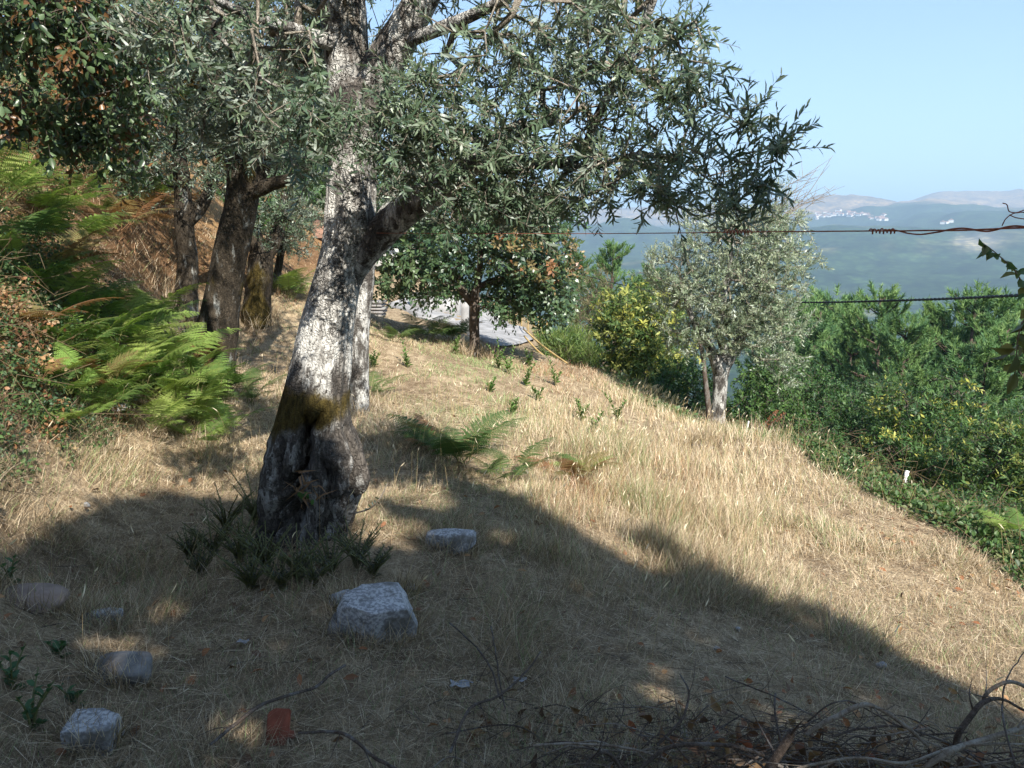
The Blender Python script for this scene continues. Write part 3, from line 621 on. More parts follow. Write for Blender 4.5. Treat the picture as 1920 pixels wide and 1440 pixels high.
# ---- broad leaved tree in the middle distance
BR = dict(K=12, L=.115, W=.48, T=DIA, Ls=.26, cols=[(.045, .085, .04), (.06, .105, .045), (.035, .07, .035), (.08, .12, .05)], up=.0, spread=.9, droop=.5)
def orchard_tree():
    rng = np.random.default_rng(41)
    rows = px_line([(890,668,15,12),(890,640,15,10),(889,610,15,9.5),(890,575,15,10),(893,545,15,8),(900,500,15,6),(905,450,15,4)]); b = rows[0][0].copy(); b[2] = g1(b[0], b[1]); rows[0][0][2] = b[2] - .1
    ex = [px_line([(890,560,15,8),(850,530,15,6),(800,510,15,4),(760,500,15,3)]), px_line([(893,545,15,7),(940,520,15,5),(1000,510,15,4),(1040,520,15,3)])]
    B = [pxblob(800,500,15,90,70,1.7,300), pxblob(760,430,15,70,70,1.4,150), pxblob(860,440,15,110,90,1.9,300), pxblob(990,470,15,90,80,1.7,300), pxblob(1020,540,15,65,70,1.3,220), pxblob(950,560,15,50,40,1.1,110), pxblob(740,520,15,40,50,1.0,60), pxblob(960,400,15,90,60,1.5,160), pxblob(880,380,15,120,50,1.5,150)]
    t = make_tree('orchard_tree', tuple(b), 'dark green broad leaved tree casting a shadow beside the grey lane', 'tree', [rows] + ex, B, rng, (M_dead, M_dead, M_glossy), BR, .3, shell=.4)
    # rusty brown leaves on its right side
    B2 = [pxblob(1000,480,14.9,80,60,1.8,100), pxblob(960,450,14.9,50,30,1.8,35), pxblob(1040,480,14.9,45,80,1.3,50)]
    tp = sample_blobs(B2, rng, .3); V, F, c, _, _ = sprays(tp, nrm(tp - P(900,560,15)), rng, 12, .3, .115, .48, DIA, [(.16, .12, .05), (.20, .14, .06), (.13, .10, .04), (.20, .09, .035)], 0, .9, .5)
    o = mesh_np('browned_foliage', V - b, F, M_glossy, c, t); tag(o, 'patch of rust brown leaves', kind='stuff')
orchard_tree()

# ---- bushes and trees beyond the crest
def bush(name, label, cat, blobs, leaf, seed, stems=4, mats=None, group=None, base=None, step=.35, shell=.35, **k):
    rng = np.random.default_rng(seed); c = blobs[0][0]; bx, by = (c[0], c[1]) if base is None else base
    b = np.array([bx, by, g1(bx, by)]); roots = []
    n = len(blobs)
    top = b + (np.array(c) - b) * .55
    r0 = .035 + .008 * (c[2] - b[2]); pts = [b + [0, 0, -.1], b + (top - b) * .5 + rng.normal(size=3) * .08, top]; roots.append((pts, [r0 * 1.2, r0, r0 * .7]))
    for q in blobs[:6]: roots.append(([top, top + (np.array(q[0]) - top) * .5, np.array(q[0])], [r0 * .6, r0 * .45, r0 * .25]))
    return make_tree(name, tuple(b), label, cat, roots, blobs, rng, mats or (M_dead, M_dead, M_leaf), leaf, step, group, shell, **k)
GRN = [(.045, .10, .03), (.06, .125, .035), (.035, .08, .03), (.085, .155, .045)]
YEL = [(.36, .36, .08), (.10, .15, .04), (.28, .30, .08), (.07, .12, .035), (.06, .11, .03)]
CH = dict(K=12, L=.15, W=.32, T=DIA, Ls=.35, cols=YEL, up=.25, spread=.9, droop=.2)
SH = dict(K=12, L=.09, W=.45, T=DIA, Ls=.3, cols=GRN, up=.3, spread=.9)
SH2 = dict(SH, L=.13, W=.4, Ls=.4)
bush('chestnut_tree', 'yellow flecked chestnut tree left of the rounded olive', 'tree', [pxblob(1200,600,19,75,80,1.6,330), pxblob(1165,640,19,60,80,1.4,220), pxblob(1250,650,19,60,70,1.3,190), pxblob(1140,585,19.5,35,45,.9,70), pxblob(1210,710,18.5,80,50,1.3,160), pxblob(1240,560,19,50,40,1,80)], CH, 51)
bush('broom_bush', 'brownish feathery bush behind the yellow flecked chestnut', 'bush', [pxblob(1110,560,24,45,60,1.2,160), pxblob(1105,610,24,40,50,1.0,90)], dict(SH, L=.14, W=.14, cols=[(.16, .15, .07), (.20, .16, .09), (.12, .13, .06)], up=.8), 52)
bush('broom_bush', 'yellow green spiky bush at the foot of the yellow flecked chestnut', 'bush', [pxblob(1065,655,18,50,30,1.0,190), pxblob(1100,675,18,30,25,.7,60), pxblob(1030,640,18.5,25,15,.5,40)], dict(SH, L=.22, W=.09, K=14, cols=[(.13, .19, .05), (.18, .23, .07), (.09, .15, .04)], up=1.2, spread=.5), 53)
bush('leafy_shrub', 'dense green shrub between the chestnut and the rounded olive', 'shrub', [pxblob(1290,715,17,60,45,1.0,220), pxblob(1240,735,17,45,35,.8,110), pxblob(1330,760,16.5,40,40,.7,90), pxblob(1290,770,16,50,25,.7,60)], SH, 54)
bush('leafy_shrub', 'bright green shrub just right of the pale olive trunk', 'shrub', [pxblob(1440,740,16.5,60,60,1.1,260), pxblob(1400,780,16,40,40,.7,110), pxblob(1470,800,15.5,60,40,.8,140), pxblob(1450,690,17,50,30,.8,80)], dict(SH, cols=[(.06, .12, .03), (.09, .16, .04), (.05, .10, .03)]), 55)
bush('leafy_shrub', 'tall bluish green shrub below the dark pine', 'shrub', [pxblob(1545,770,18,75,60,1.3,300), pxblob(1510,720,19,50,50,1.1,140), pxblob(1600,820,17,60,50,1.0,170), pxblob(1540,840,16,60,35,.8,140)], SH, 56)
bush('leafy_shrub', 'dark shrub in the hollow between the bluish shrub and the yellow flecked tree', 'shrub', [pxblob(1640,760,21,60,60,1.3,200), pxblob(1650,860,17,50,40,.9,120)], dict(SH2, cols=[(.04, .08, .03), (.05, .09, .03)]), 57)
bush('chestnut_tree', 'large yellow flecked chestnut tree at the edge of the slope on the right', 'tree', [pxblob(1740,830,15.5,100,80,1.5,420), pxblob(1700,760,16,60,50,1.1,150), pxblob(1670,850,15,50,45,.9,130), pxblob(1790,740,16,40,60,1.0,90), pxblob(1760,900,14.5,80,40,1.0,150)], dict(CH, L=.12, Ls=.3, cols=YEL[:1] + YEL[3:] + GRN), 58)
bush('chestnut_tree', 'yellow flecked chestnut tree cut by the right edge of the frame', 'tree', [pxblob(1870,880,12.5,90,80,1.2,420), pxblob(1900,820,13,60,60,1.0,160), pxblob(1840,950,11.5,70,40,.8,150), pxblob(1950,900,12,60,120,1.0,220)], dict(CH, L=.11, Ls=.28, cols=YEL[1:] + GRN), 59, base=(8.2,12.8))
bush('leafy_shrub', 'green shrub against the base of the chestnut at the right edge', 'shrub', [pxblob(1790,960,11,60,28,.6,150), pxblob(1880,990,10,70,35,.6,170), pxblob(1960,1000,9.6,50,50,.6,120)], dict(SH, L=.07), 60)

# ---- pines
def pine_proto(seed, H, name, label, loc):
    rng = np.random.default_rng(seed); t = thing(name, loc, label, 'pine tree')
    V, F = tube(cr([(0,0,-.3),(rng.normal()*.1,rng.normal()*.1,H*.5),(0,0,H*.97)], 8), np.linspace(.017*H, .03, 17), 8, .1)
    mesh_np('trunk', V, F, M_pinebark, None, t, True, None, {'moss': np.zeros(len(V))})
    A = []; B = []; rA = []; rB = []; tips = []; dirs = []
    z = H * .22
    while z < H * .97:
        f = (z - H * .22) / (H * .78); n = rng.integers(4, 6); L0 = (H * .27) * (1 - f) ** .75 * (.55 + .45 * min(1, f * 4)) + .25
        for k in range(n):
            a = rng.random() * 6.283; L = L0 * (.65 + .6 * rng.random()); up = .15 + .5 * f; d = np.array([math.cos(a), math.sin(a), up]); zz = z + rng.normal() * .15
            p0 = np.array([0, 0, zz]); pm = p0 + d * L * .5 - [0, 0, .04 * L]; p1 = p0 + d * L + np.array([0, 0, .18 * L])
            A += [p0, pm]; B += [pm, p1]; rA += [.02 + .012 * L, .012 + .006 * L]; rB += [.012 + .006 * L, .006]
            m = int(5 + L * 9)
            for q in range(m):
                u = .3 + .7 * (q + rng.random()) / m; b = p0 + (pm - p0) * min(1, u * 2) if u < .5 else pm + (p1 - pm) * (u * 2 - 1)
                off = rng.normal(size=3) * np.array([1, 1, .6]) * (.07 + .07 * L * (1.1 - u)); tips.append(b + off + [0, 0, .05]); dirs.append(nrm(off + d * .4 + np.array([0, 0, .5])))
        z += .32 + .28 * (1 - f)
    tips.append(np.array([0, 0, H])); dirs.append(np.array([0, 0, 1.0])); tips = np.array(tips); dirs = np.array(dirs); n = len(tips); K = 30
    s = rng.random((n, K)); dd = nrm(dirs[:, None] * .9 + rng.normal(size=(n, K, 3)) * .5); pos = tips[:, None] + dirs[:, None] * ((s - .5) * .30)[..., None]
    V, F, nv = leaf_arr(pos.reshape(-1, 3), dd.reshape(-1, 3), rng.normal(size=(n * K, 3)), .14 + .10 * rng.random(n * K), np.full(n * K, .030), TRI, .3)
    pal = np.array([(.10, .19, .065), (.135, .225, .075), (.075, .15, .065), (.155, .24, .08)]); c = pal[rng.integers(0, 4, n)][:, None] * (.8 + .4 * rng.random((n, K, 1)))
    o = mesh_np('crown', V, F, M_needle, np.repeat(c.reshape(-1, 3), nv, 0), t); tag(o, kind='stuff')
    v, f = prisms(np.array(A), np.array(B), rA, rB, 5); o = mesh_np('branches', v, f, M_pinebark, None, t, False, None, {'moss': np.zeros(len(v))}); tag(o, kind='stuff')
    return t
PINES = [(1652,543,38,'pine tree with narrow dark top standing alone against the blue hillside'),(1832,538,36,'tallest pine tree under the black cable at the right'),
         (1700,600,34,'bushy pine tree in front, between the two tallest ones'),(1775,568,39,'pine tree half hidden behind the tallest one'),
         (1890,600,33,'light green pine tree at the right edge of the frame'),(1600,610,42,'short pine tree on the left flank of the pine group'),
         (1850,650,28,'lower pine tree in front of the tallest one'),(1740,690,28,'low pine tree above the large yellow flecked chestnut'),(1930,560,37,'pine tree cut by the right edge of the frame'),
         (1150,452,32,'bright green pine tree seen above the yellow flecked chestnut'),(1215,500,36,'pine tree showing through the left side of the rounded olive'),(1085,470,38,'pale pine tree partly behind the broad leaved tree'),
         (1540,565,62,'hazy pine tree just right of the rounded olive crown'),(1570,545,80,'farthest hazy pine tree below the village hillside'),(1520,610,55,'hazy pine tree low behind the rounded olive'),(1590,640,48,'thin pine tree in the haze left of the pine group'),
         (1480,570,70,'hazy pine tree mostly covered by the rounded olive'),(1640,640,44,'pine tree filling the gap left of the bushy one'),(1810,620,44,'pine tree between the tallest pine and the lower one')]
protos = []
for i, (px, py, Y, lab) in enumerate(PINES):
    top = P(px, py, Y); gz = g1(top[0], Y); H = top[2] - gz
    if i < 4: t = pine_proto(80 + i, 11.0, 'pine_tree', lab, (top[0], Y, gz)); protos.append(t)
    else: t = copy_tree(protos[i % 4]); t['label'] = lab; t.location = (top[0], Y, gz)
    t['group'] = 'pine trees on the slope below the terrace'; s = H / 11.0; w = s * (1.15 if H < 12 else 1.0)
    t.scale = (w, w, s); t.rotation_euler = (0, 0, i * 1.7)
def far_wood():   # tree tops on the valley sides just beyond, one mass
    rng = np.random.default_rng(91); n = 1500; r = np.exp(rng.uniform(math.log(70), math.log(420), n)); az = rng.uniform(-.02, .62, n); x = r * np.sin(az); y = r * np.cos(az); z = G(x, y)
    A = Acc(); K = 46
    h = 5 + 6 * rng.random(n); c0 = np.stack([x, y, z + h * .55], -1)
    d = nrm(rng.normal(size=(n, K, 3))); pos = c0[:, None] + d * (np.stack([h * .28, h * .28, h * .5], -1))[:, None] * (rng.random((n, K, 1)) ** .4)
    V, F, nv = leaf_arr(pos.reshape(-1, 3), d.reshape(-1, 3) + [0, 0, .4], rng.normal(size=(n * K, 3)), np.full(n * K, 1.5), np.full(n * K, .9), DIA)
    pal = np.array([(.05, .085, .04), (.065, .10, .045), (.045, .075, .04), (.09, .12, .05)]); c = np.repeat(pal[rng.integers(0, 4, n)], K * nv, 0)
    o = mesh_np('far_wood', V, F, M_leaf, c); tag(o, 'mixed wood covering the valley side below the pines', kind='stuff')
far_wood()

# ---- dark oak hanging in at the upper left and the tall trees that shade the foreground from behind
OAK = dict(K=12, L=.068, W=.5, T=OVA, Ls=.24, cols=[(.04, .07, .025), (.05, .085, .03), (.035, .06, .025), (.13, .065, .025), (.16, .08, .03)], up=-.1, spread=.9, droop=.3)
def keep_oak(t):
    q = (t - CAM) @ np.stack([[1, 0, 0], FW, UP]).T; px = 960 + FPX * q[:, 0] / q[:, 1]; py = 720 - FPX * q[:, 2] / q[:, 1]
    return ~((np.abs(px - 75) < 62) & (np.abs(py - 112 - .35 * (px - 75)) < 26)) & (py < 330) & (q[:, 1] > .5)
make_tree('oak_tree', (-5.2, 5.0, g1(-5.2, 5.0)), 'dark oak with browning leaves reaching in at the top left corner', 'tree',
          [([(-5.2, 5.0, g1(-5.2, 5.0) - .2), (-5.0, 5.1, 2.8), (-4.6, 5.2, 3.7), (-4.0, 5.4, 4.3)], [.14, .12, .1, .06]), ([(-4.6, 5.2, 3.7), (-3.9, 5.3, 3.75), (-3.2, 5.4, 3.6), (-2.6, 5.5, 3.5)], [.07, .05, .035, .02])],
          [pxblob(60,50,5.6,150,80,.9,200), pxblob(180,110,5.8,120,110,.9,180), pxblob(30,210,5.6,110,50,.7,70), pxblob(170,240,6,110,60,.6,80), pxblob(270,330,6.4,50,25,.3,10), pxblob(100,-120,5.4,300,120,1.2,120)],
          np.random.default_rng(61), (M_bark_dark, M_dead, M_glossy), OAK, .22, keep=keep_oak)
make_tree('oak_tree', (-7.5, 14, g1(-7.5, 14)), 'shaded tree closing the view above the bare bank', 'tree',
          [([(-7.5, 14, g1(-7.5, 14) - .2), (-7.2, 14, 5.5), (-6.8, 14, 7.5)], [.2, .17, .1])],
          [pxblob(250,200,14,150,110,1.8,240), pxblob(120,230,13,120,80,1.6,160), pxblob(200,50,14,250,150,2,330), pxblob(420,100,16,200,160,2,330), pxblob(20,150,12,120,100,1.6,90), pxblob(480,250,17,130,100,1.8,200)],
          np.random.default_rng(62), (M_bark_dark, M_dead, M_leaf), dict(OAK, L=.15, T=DIA, Ls=.4), .4)
make_tree('oak_tree', (-3.5, 24, g1(-3.5, 24)), 'rounded tree behind the white house', 'tree',
          [([(-3.5, 34, g1(-3.5, 34) - .2), (-3.4, 34, 5), (-3.2, 34, 7.5)], [.25, .2, .1])],
          [pxblob(600,330,34,160,70,3,260), pxblob(790,370,34,150,70,3,260), pxblob(980,410,36,130,50,3,200), pxblob(450,400,26,90,60,2,120)],
          np.random.default_rng(63), (M_bark_dark, M_dead, M_leaf), dict(SH, L=.3, Ls=.7), .7)

EDGE = [(-500,1180),(-200,1090),(0,1040),(110,1005),(200,950),(330,925),(480,930),(620,985),(700,1000),(745,955),(860,925),(960,940),(1060,940),(1140,962),(1200,1000),(1290,1050),(1340,1075),(1390,1110),(1460,1118),(1560,1170),(1640,1190),(1700,1225),(1800,1262),(1860,1300),(1920,1335),(2100,1440)]
def shade_trees():
    rng = np.random.default_rng(71); rows = []
    Yc = -4.5
    for px, py in EDGE:
        g = PG(px, py); k = (g[1] - Yc) / (-SUNV[1]); q = g + SUNV * k; rows.append((q[0], q[2]))
    rows.sort(); xs = np.array([a for a, b in rows]); zs = np.array([b for a, b in rows])
    n = 80000; x = rng.uniform(xs[0] - 1.5, xs[-1] + .3, n); y = Yc + 4.6 - 9.3 * rng.random(n); top = np.interp(x, xs, zs) + 1.7 * (.18 + .82 * sstep(2.9, 4.2, x)) * fbm(x * 2.4, 0 * x, 0, 4, 6) + .04  # crown depth spread overhead and rearward, added to block sky light
    # position along the sun ray keeps the shadow edge where it is
    u = rng.random(n); zb = 1.2 + 0 * top; z0 = zb + (top - zb) * u ** .8 - .10 - .08 * rng.random(n)
    k = (y - Yc) / SUNV[1]; p = np.stack([x + SUNV[0] * k, y, z0 + SUNV[2] * k], -1)
    gap = (fbm(x * 1.1, z0 * 1.1, 0, 2, 5) > .80) | (fbm(x * 3.4, z0 * 3.4, 0, 2, 8) > .47) | (rng.random(n) > .25 + sstep(0, .4, top - z0))
    for hx, hy, hr in [(735,990,.17),(690,1010,.12),(795,955,.12),(760,1030,.07),(1080,960,.10),(1010,985,.07),(1180,1040,.08),(1050,1040,.07),(320,1150,.11),(240,1215,.12),(190,1222,.07),(1230,1262,.10),(1175,1275,.05),(1312,1200,.10),(1160,1215,.06),(535,1245,.08),(430,1375,.10),(400,1360,.07),(1240,1310,.10),(1090,1110,.09),(1130,1120,.07),(1005,1150,.06),(880,1145,.05),(1420,1190,.06),(1590,1290,.07),(1660,1330,.07),(700,1060,.07),(330,1000,.05),(1640,1310,.06),(650,1120,.05),(940,1010,.10),(520,1110,.05)]:
        g = PG(hx, hy); k2 = (g[1] - Yc) / (-SUNV[1]); q = g + SUNV * k2; gap |= ((x - q[0]) / 1.0) ** 2 + ((z0 - q[2]) / .75) ** 2 < (hr * 1.6) ** 2
    e = p - CAM; f_ = e @ FW; inv = (f_ > 0) & (np.abs(e[:, 0]) < .75 * f_ + .3) & (np.abs(e @ UP) < .58 * f_ + .3); gap |= inv | ((e ** 2).sum(1) < 1.7) | (p[:, 2] < 2.3) & (p[:, 1] > -3)
    p = p[~gap]; n = len(p)
    cuts = [(-99, 0.2), (0.2, 3.6), (3.6, 99)]
    labs = ['tall tree behind the viewer on the bank side', 'tall tree straight behind the viewer', 'tall tree behind the viewer on the valley side']
    for (a, b), lab in zip(cuts, labs):
        q = p[(p[:, 0] >= a) & (p[:, 0] < b)]
        if not len(q): continue
        cx = float(q[:, 0].mean()); cz = float(np.percentile(q[:, 2], 60)); bz = g1(cx, -5)
        t = thing('shade_tree', (cx, -5, bz), lab, 'tree', 'tall trees behind the viewer')
        V, F = tube(cr([(0, 0, -.3), (.1, 0, (cz - bz) * .5), (0, .1, cz - bz)], 6), np.linspace(.22, .09, 13), 10, .1)
        mesh_np('trunk', V, F, M_bark_dark, None, t, True, None, {'moss': np.zeros(len(V))})
        V, F, nv = leaf_arr(q - [cx, -5, bz], rng.normal(size=(len(q), 3)), rng.normal(size=(len(q), 3)), np.full(len(q), .17), np.full(len(q), .10), DIA)
        pal = np.array(GRN); o = mesh_np('crown', V, F, M_leaf, np.repeat(pal[rng.integers(0, 4, len(q))], nv, 0), t); tag(o, kind='stuff')
shade_trees()

# ------------------------------------------------------------------ far village, road, house, fence
def village():
    bmV = np.array([[-.5,-.5,0],[.5,-.5,0],[.5,.5,0],[-.5,.5,0],[-.5,-.5,.7],[.5,-.5,.7],[.5,.5,.7],[-.5,.5,.7]], float)
    W = [[0,1,5,4],[1,2,6,5],[2,3,7,6],[3,0,4,7]]
    me = D.meshes.new('house'); rv = [[-.56,-.56,.68],[.56,-.56,.68],[.56,.56,.68],[-.56,.56,.68],[-.56,0,1.02],[.56,0,1.02]]
    me.from_pydata([tuple(v) for v in bmV] + [tuple(v) for v in rv], [], W + [[8,9,13,12],[10,11,12,13],[9,10,13],[11,8,12],[8,11,10,9]])
    me.materials.append(M_white); me.materials.append(M_roof)
    for i, p in enumerate(me.polygons): p.material_index = 0 if i < 4 else 1
    rng = np.random.default_rng(4); spots = []
    for i in range(78):
        u = rng.random(); px = 1522 + 140 * u; mid = 402 + 8 * abs(u - .35) + (4 if u > .75 else 0); spots.append((px, mid + rng.normal() * 4.0 * (1 - .5 * u)))
    spots += [(1775, 419), (1783, 417), (1768, 420), (1330, 412), (1350, 410)]
    for i, (px, py) in enumerate(spots):
        p = PG(px, py, 2600); s = 9 + 7 * rng.random(); o = D.objects.new('house', me); C.objects.link(o)
        o.location = (p[0], p[1], p[2] - 1); o.scale = (s * 1.3, s, s * .85); o.rotation_euler = (0, 0, rng.random() * 3)
        if i < 78: tag(o, 'small white house in the village across the hazy mountainside', 'house', 'white village houses on the far mountain')
        else: tag(o, ['lone white house on the mountain right of the village', 'white farmhouse above a lane on the far mountain slope', 'low white house apart from the village on the far slope', 'white house left of the village behind olive leaves', 'small house left of the village on the far ridge'][i - 78], 'house')
village()

def road():
    Lp = [(728,572),(780,596),(850,612),(905,640),(935,655)]; Rp = [(860,560),(900,572),(945,588),(985,618),(1000,640)]
    a = cr([PG(*q) for q in Lp], 6); b = cr([PG(*q) for q in Rp], 6); n = len(a); V = []; 
    for i in range(n):
        for u in np.linspace(0, 1, 6):
            q = a[i] * (1 - u) + b[i] * u; V.append((q[0], q[1], g1(q[0], q[1]) + .06))
    V = np.array(V); V2 = V - [0, 0, .4]; Q = []
    for i in range(n - 1):
        for j in range(5): k = i * 6 + j; Q.append([k, k + 1, k + 7, k + 6])
        e = n * 6; k = i * 6; Q.append([k, k + 6, k + 6 + e, k + e]); k += 5; Q.append([k, k + e, k + 6 + e, k + 6])
    o = mesh_np('lane', np.concatenate([V, V2]), np.zeros((0, 3)), M_conc, quads=Q); tag(o, 'pale concrete lane bending past the broad leaved tree', kind='structure')
road()

def box(acc, x0, x1, y0, y1, z0, z1):
    V = np.array([[x0,y0,z0],[x1,y0,z0],[x1,y1,z0],[x0,y1,z0],[x0,y0,z1],[x1,y0,z1],[x1,y1,z1],[x0,y1,z1]], float)
    F = np.array([[0,1,5],[0,5,4],[1,2,6],[1,6,5],[2,3,7],[2,7,6],[3,0,4],[3,4,7],[4,5,6],[4,6,7],[0,3,2],[0,2,1]]); acc.add(V, F)
def white_house():
    Y = 31.; x0 = P(560, 500, Y)[0]; x1 = P(722, 500, Y)[0]; z0 = g1((x0 + x1) / 2, Y) - .6; z1 = P(650, 445, Y)[2]; zr = P(650, 400, Y)[2]
    t = thing('house', ((x0 + x1) / 2, Y, z0), 'white house with clay roof hidden behind the big trunk', 'house'); w = (x1 - x0) / 2; h = z1 - z0
    a = Acc(); box(a, -w, w, 0, 6, 0, h); a.build('wall', M_white, t)
    V = np.array([[-w-.3,-.4,h-.03],[w+.3,-.4,h-.03],[w+.3,6.4,h-.03],[-w-.3,6.4,h-.03],[-w-.3,3,zr-z0],[w+.3,3,zr-z0],[-w-.3,-.4,h+.1],[w+.3,-.4,h+.1]]); 
    mesh_np('roof', V[:6], [[0,1,5],[0,5,4],[2,3,4],[2,4,5],[1,2,5],[3,0,4],[0,3,2],[0,2,1]], M_roof, None, t)
    for k, xx in enumerate((-w * .5, w * .45)):
        a = Acc(); box(a, xx - .45, xx + .45, -.03, .0 - .002, h * .45, h * .78); f = a.build('window', M_glass, t)
        a = Acc(); box(a, xx - .55, xx + .55, -.07, -.032, h * .41, h * .45); a.build('sill', M_conc, f)
    # low pale wall beside the lane
    p0, p1 = PG(740, 588), PG(862, 600)
    Y2 = 27.5; xa = P(770, 560, Y2)[0]; xb = P(862, 560, Y2)[0]; zg = g1((xa + xb) / 2, Y2)
    a = Acc(); box(a, 0, xb - xa, 0, .25, -.3, P(800, 548, Y2)[2] - zg); o = a.build('garden_wall', M_conc); o.location = (xa, Y2, zg); tag(o, 'low white wall along the far side of the lane', 'wall')
    Y3 = 20.5; q = P(872, 600, Y3); zg = g1(q[0], Y3); zt = P(872, 562, Y3)[2]
    a = Acc(); box(a, -.10, .10, -.10, .10, -.2, zt - zg); t2 = thing('gate_pillar', (q[0], Y3, zg), 'pinkish white gate pillar left of the broad leaved tree trunk', 'pillar')
    a.build('shaft', M_conc, t2); a = Acc(); box(a, -.17, .17, -.17, .17, zt - zg + .001, zt - zg + .07); a.build('cap', M_conc, t2)
    a = Acc(); V, F = tube([(.22, -.2, -.2), (.22, -.2, zt - zg - .1)], [.025, .025], 8); a.add(V, F); a.build('pipe', M_greyw, t2)
white_house()
def board_stack():
    Y = 21; q = P(704, 583, Y); z0 = g1(q[0], Y); t = thing('board_stack', (q[0], Y, z0), 'stack of grey boards right of the big trunk near the white house', 'boards')
    for k in range(5):
        a = Acc(); box(a, -.24 + .02 * (k % 2), .22 + .03 * (k % 3), -.4, .4, .01 + k * .085, .065 + k * .085); a.build('board', M_greyw, t)
board_stack()
def rail_fence():
    top = [PG(a, b + 12) for a, b in [(905,575),(950,590),(990,612),(1025,628)]]
    t = thing('railing', tuple(top[0]), 'yellow metal railing following the outer edge of the lane', 'railing'); o0 = top[0]; pts = cr(top, 4)
    for p in pts[::1]:
        V, F = tube([p - o0 + [0, 0, -.1], p - o0 + [0, 0, .55]], [.018, .018], 6); mesh_np('post', V, F, M_yel, None, t, True)
    for h in (.30, .55):
        V, F = tube(pts - o0 + [0, 0, h], np.full(len(pts), .016), 6); mesh_np('rail', V, F, M_yel, None, t, True)
    for i, (a, b, ya, yb, lab) in enumerate([((982,617),(1066,683),18.5,16.3,'long yellow pole lying slanted over the red earth edge, upper of two'), ((983,630),(1030,675),18.2,16.9,'shorter yellow pole lying slanted below the long one')]):
        A_, B_ = P(*a, ya), P(*b, yb); V, F = tube(cr([(0, 0, 0), (B_ - A_) * .5 + [0, 0, -.04], B_ - A_], 5), np.full(11, .02), 7); o = mesh_np('pole', V, F, M_yel, None, None, True); o.location = A_; tag(o, lab, 'pole')
        V, F = tube([(B_ - A_) * .5, (B_ - A_) * .5 - [0, 0, .35]], [.02, .02], 6)
rail_fence()
def fence_posts():
    for (px, pt, pb, Y, w, lab) in [(1692,884,918,9.2,.026,'short white fence post sticking out of the brambles at the right'), (1398,790,806,13,.014,'thin white stake just right of the pale olive trunk'), (1590,862,880,11,.022,'grey stake barely showing above the brambles')]:
        p = P(px, pb, Y); z = g1(p[0], Y); h = P(px, pt, Y)[2] - z; V, F = tube([(0, 0, -.3), (.01, .02, h * .5), (.05, .02, h)], [w, w, w], 8)
        o = mesh_np('fence_post', V, F, M_postw, None, None, False); o.location = (p[0], Y, z); tag(o, lab, 'fence post')
fence_posts()

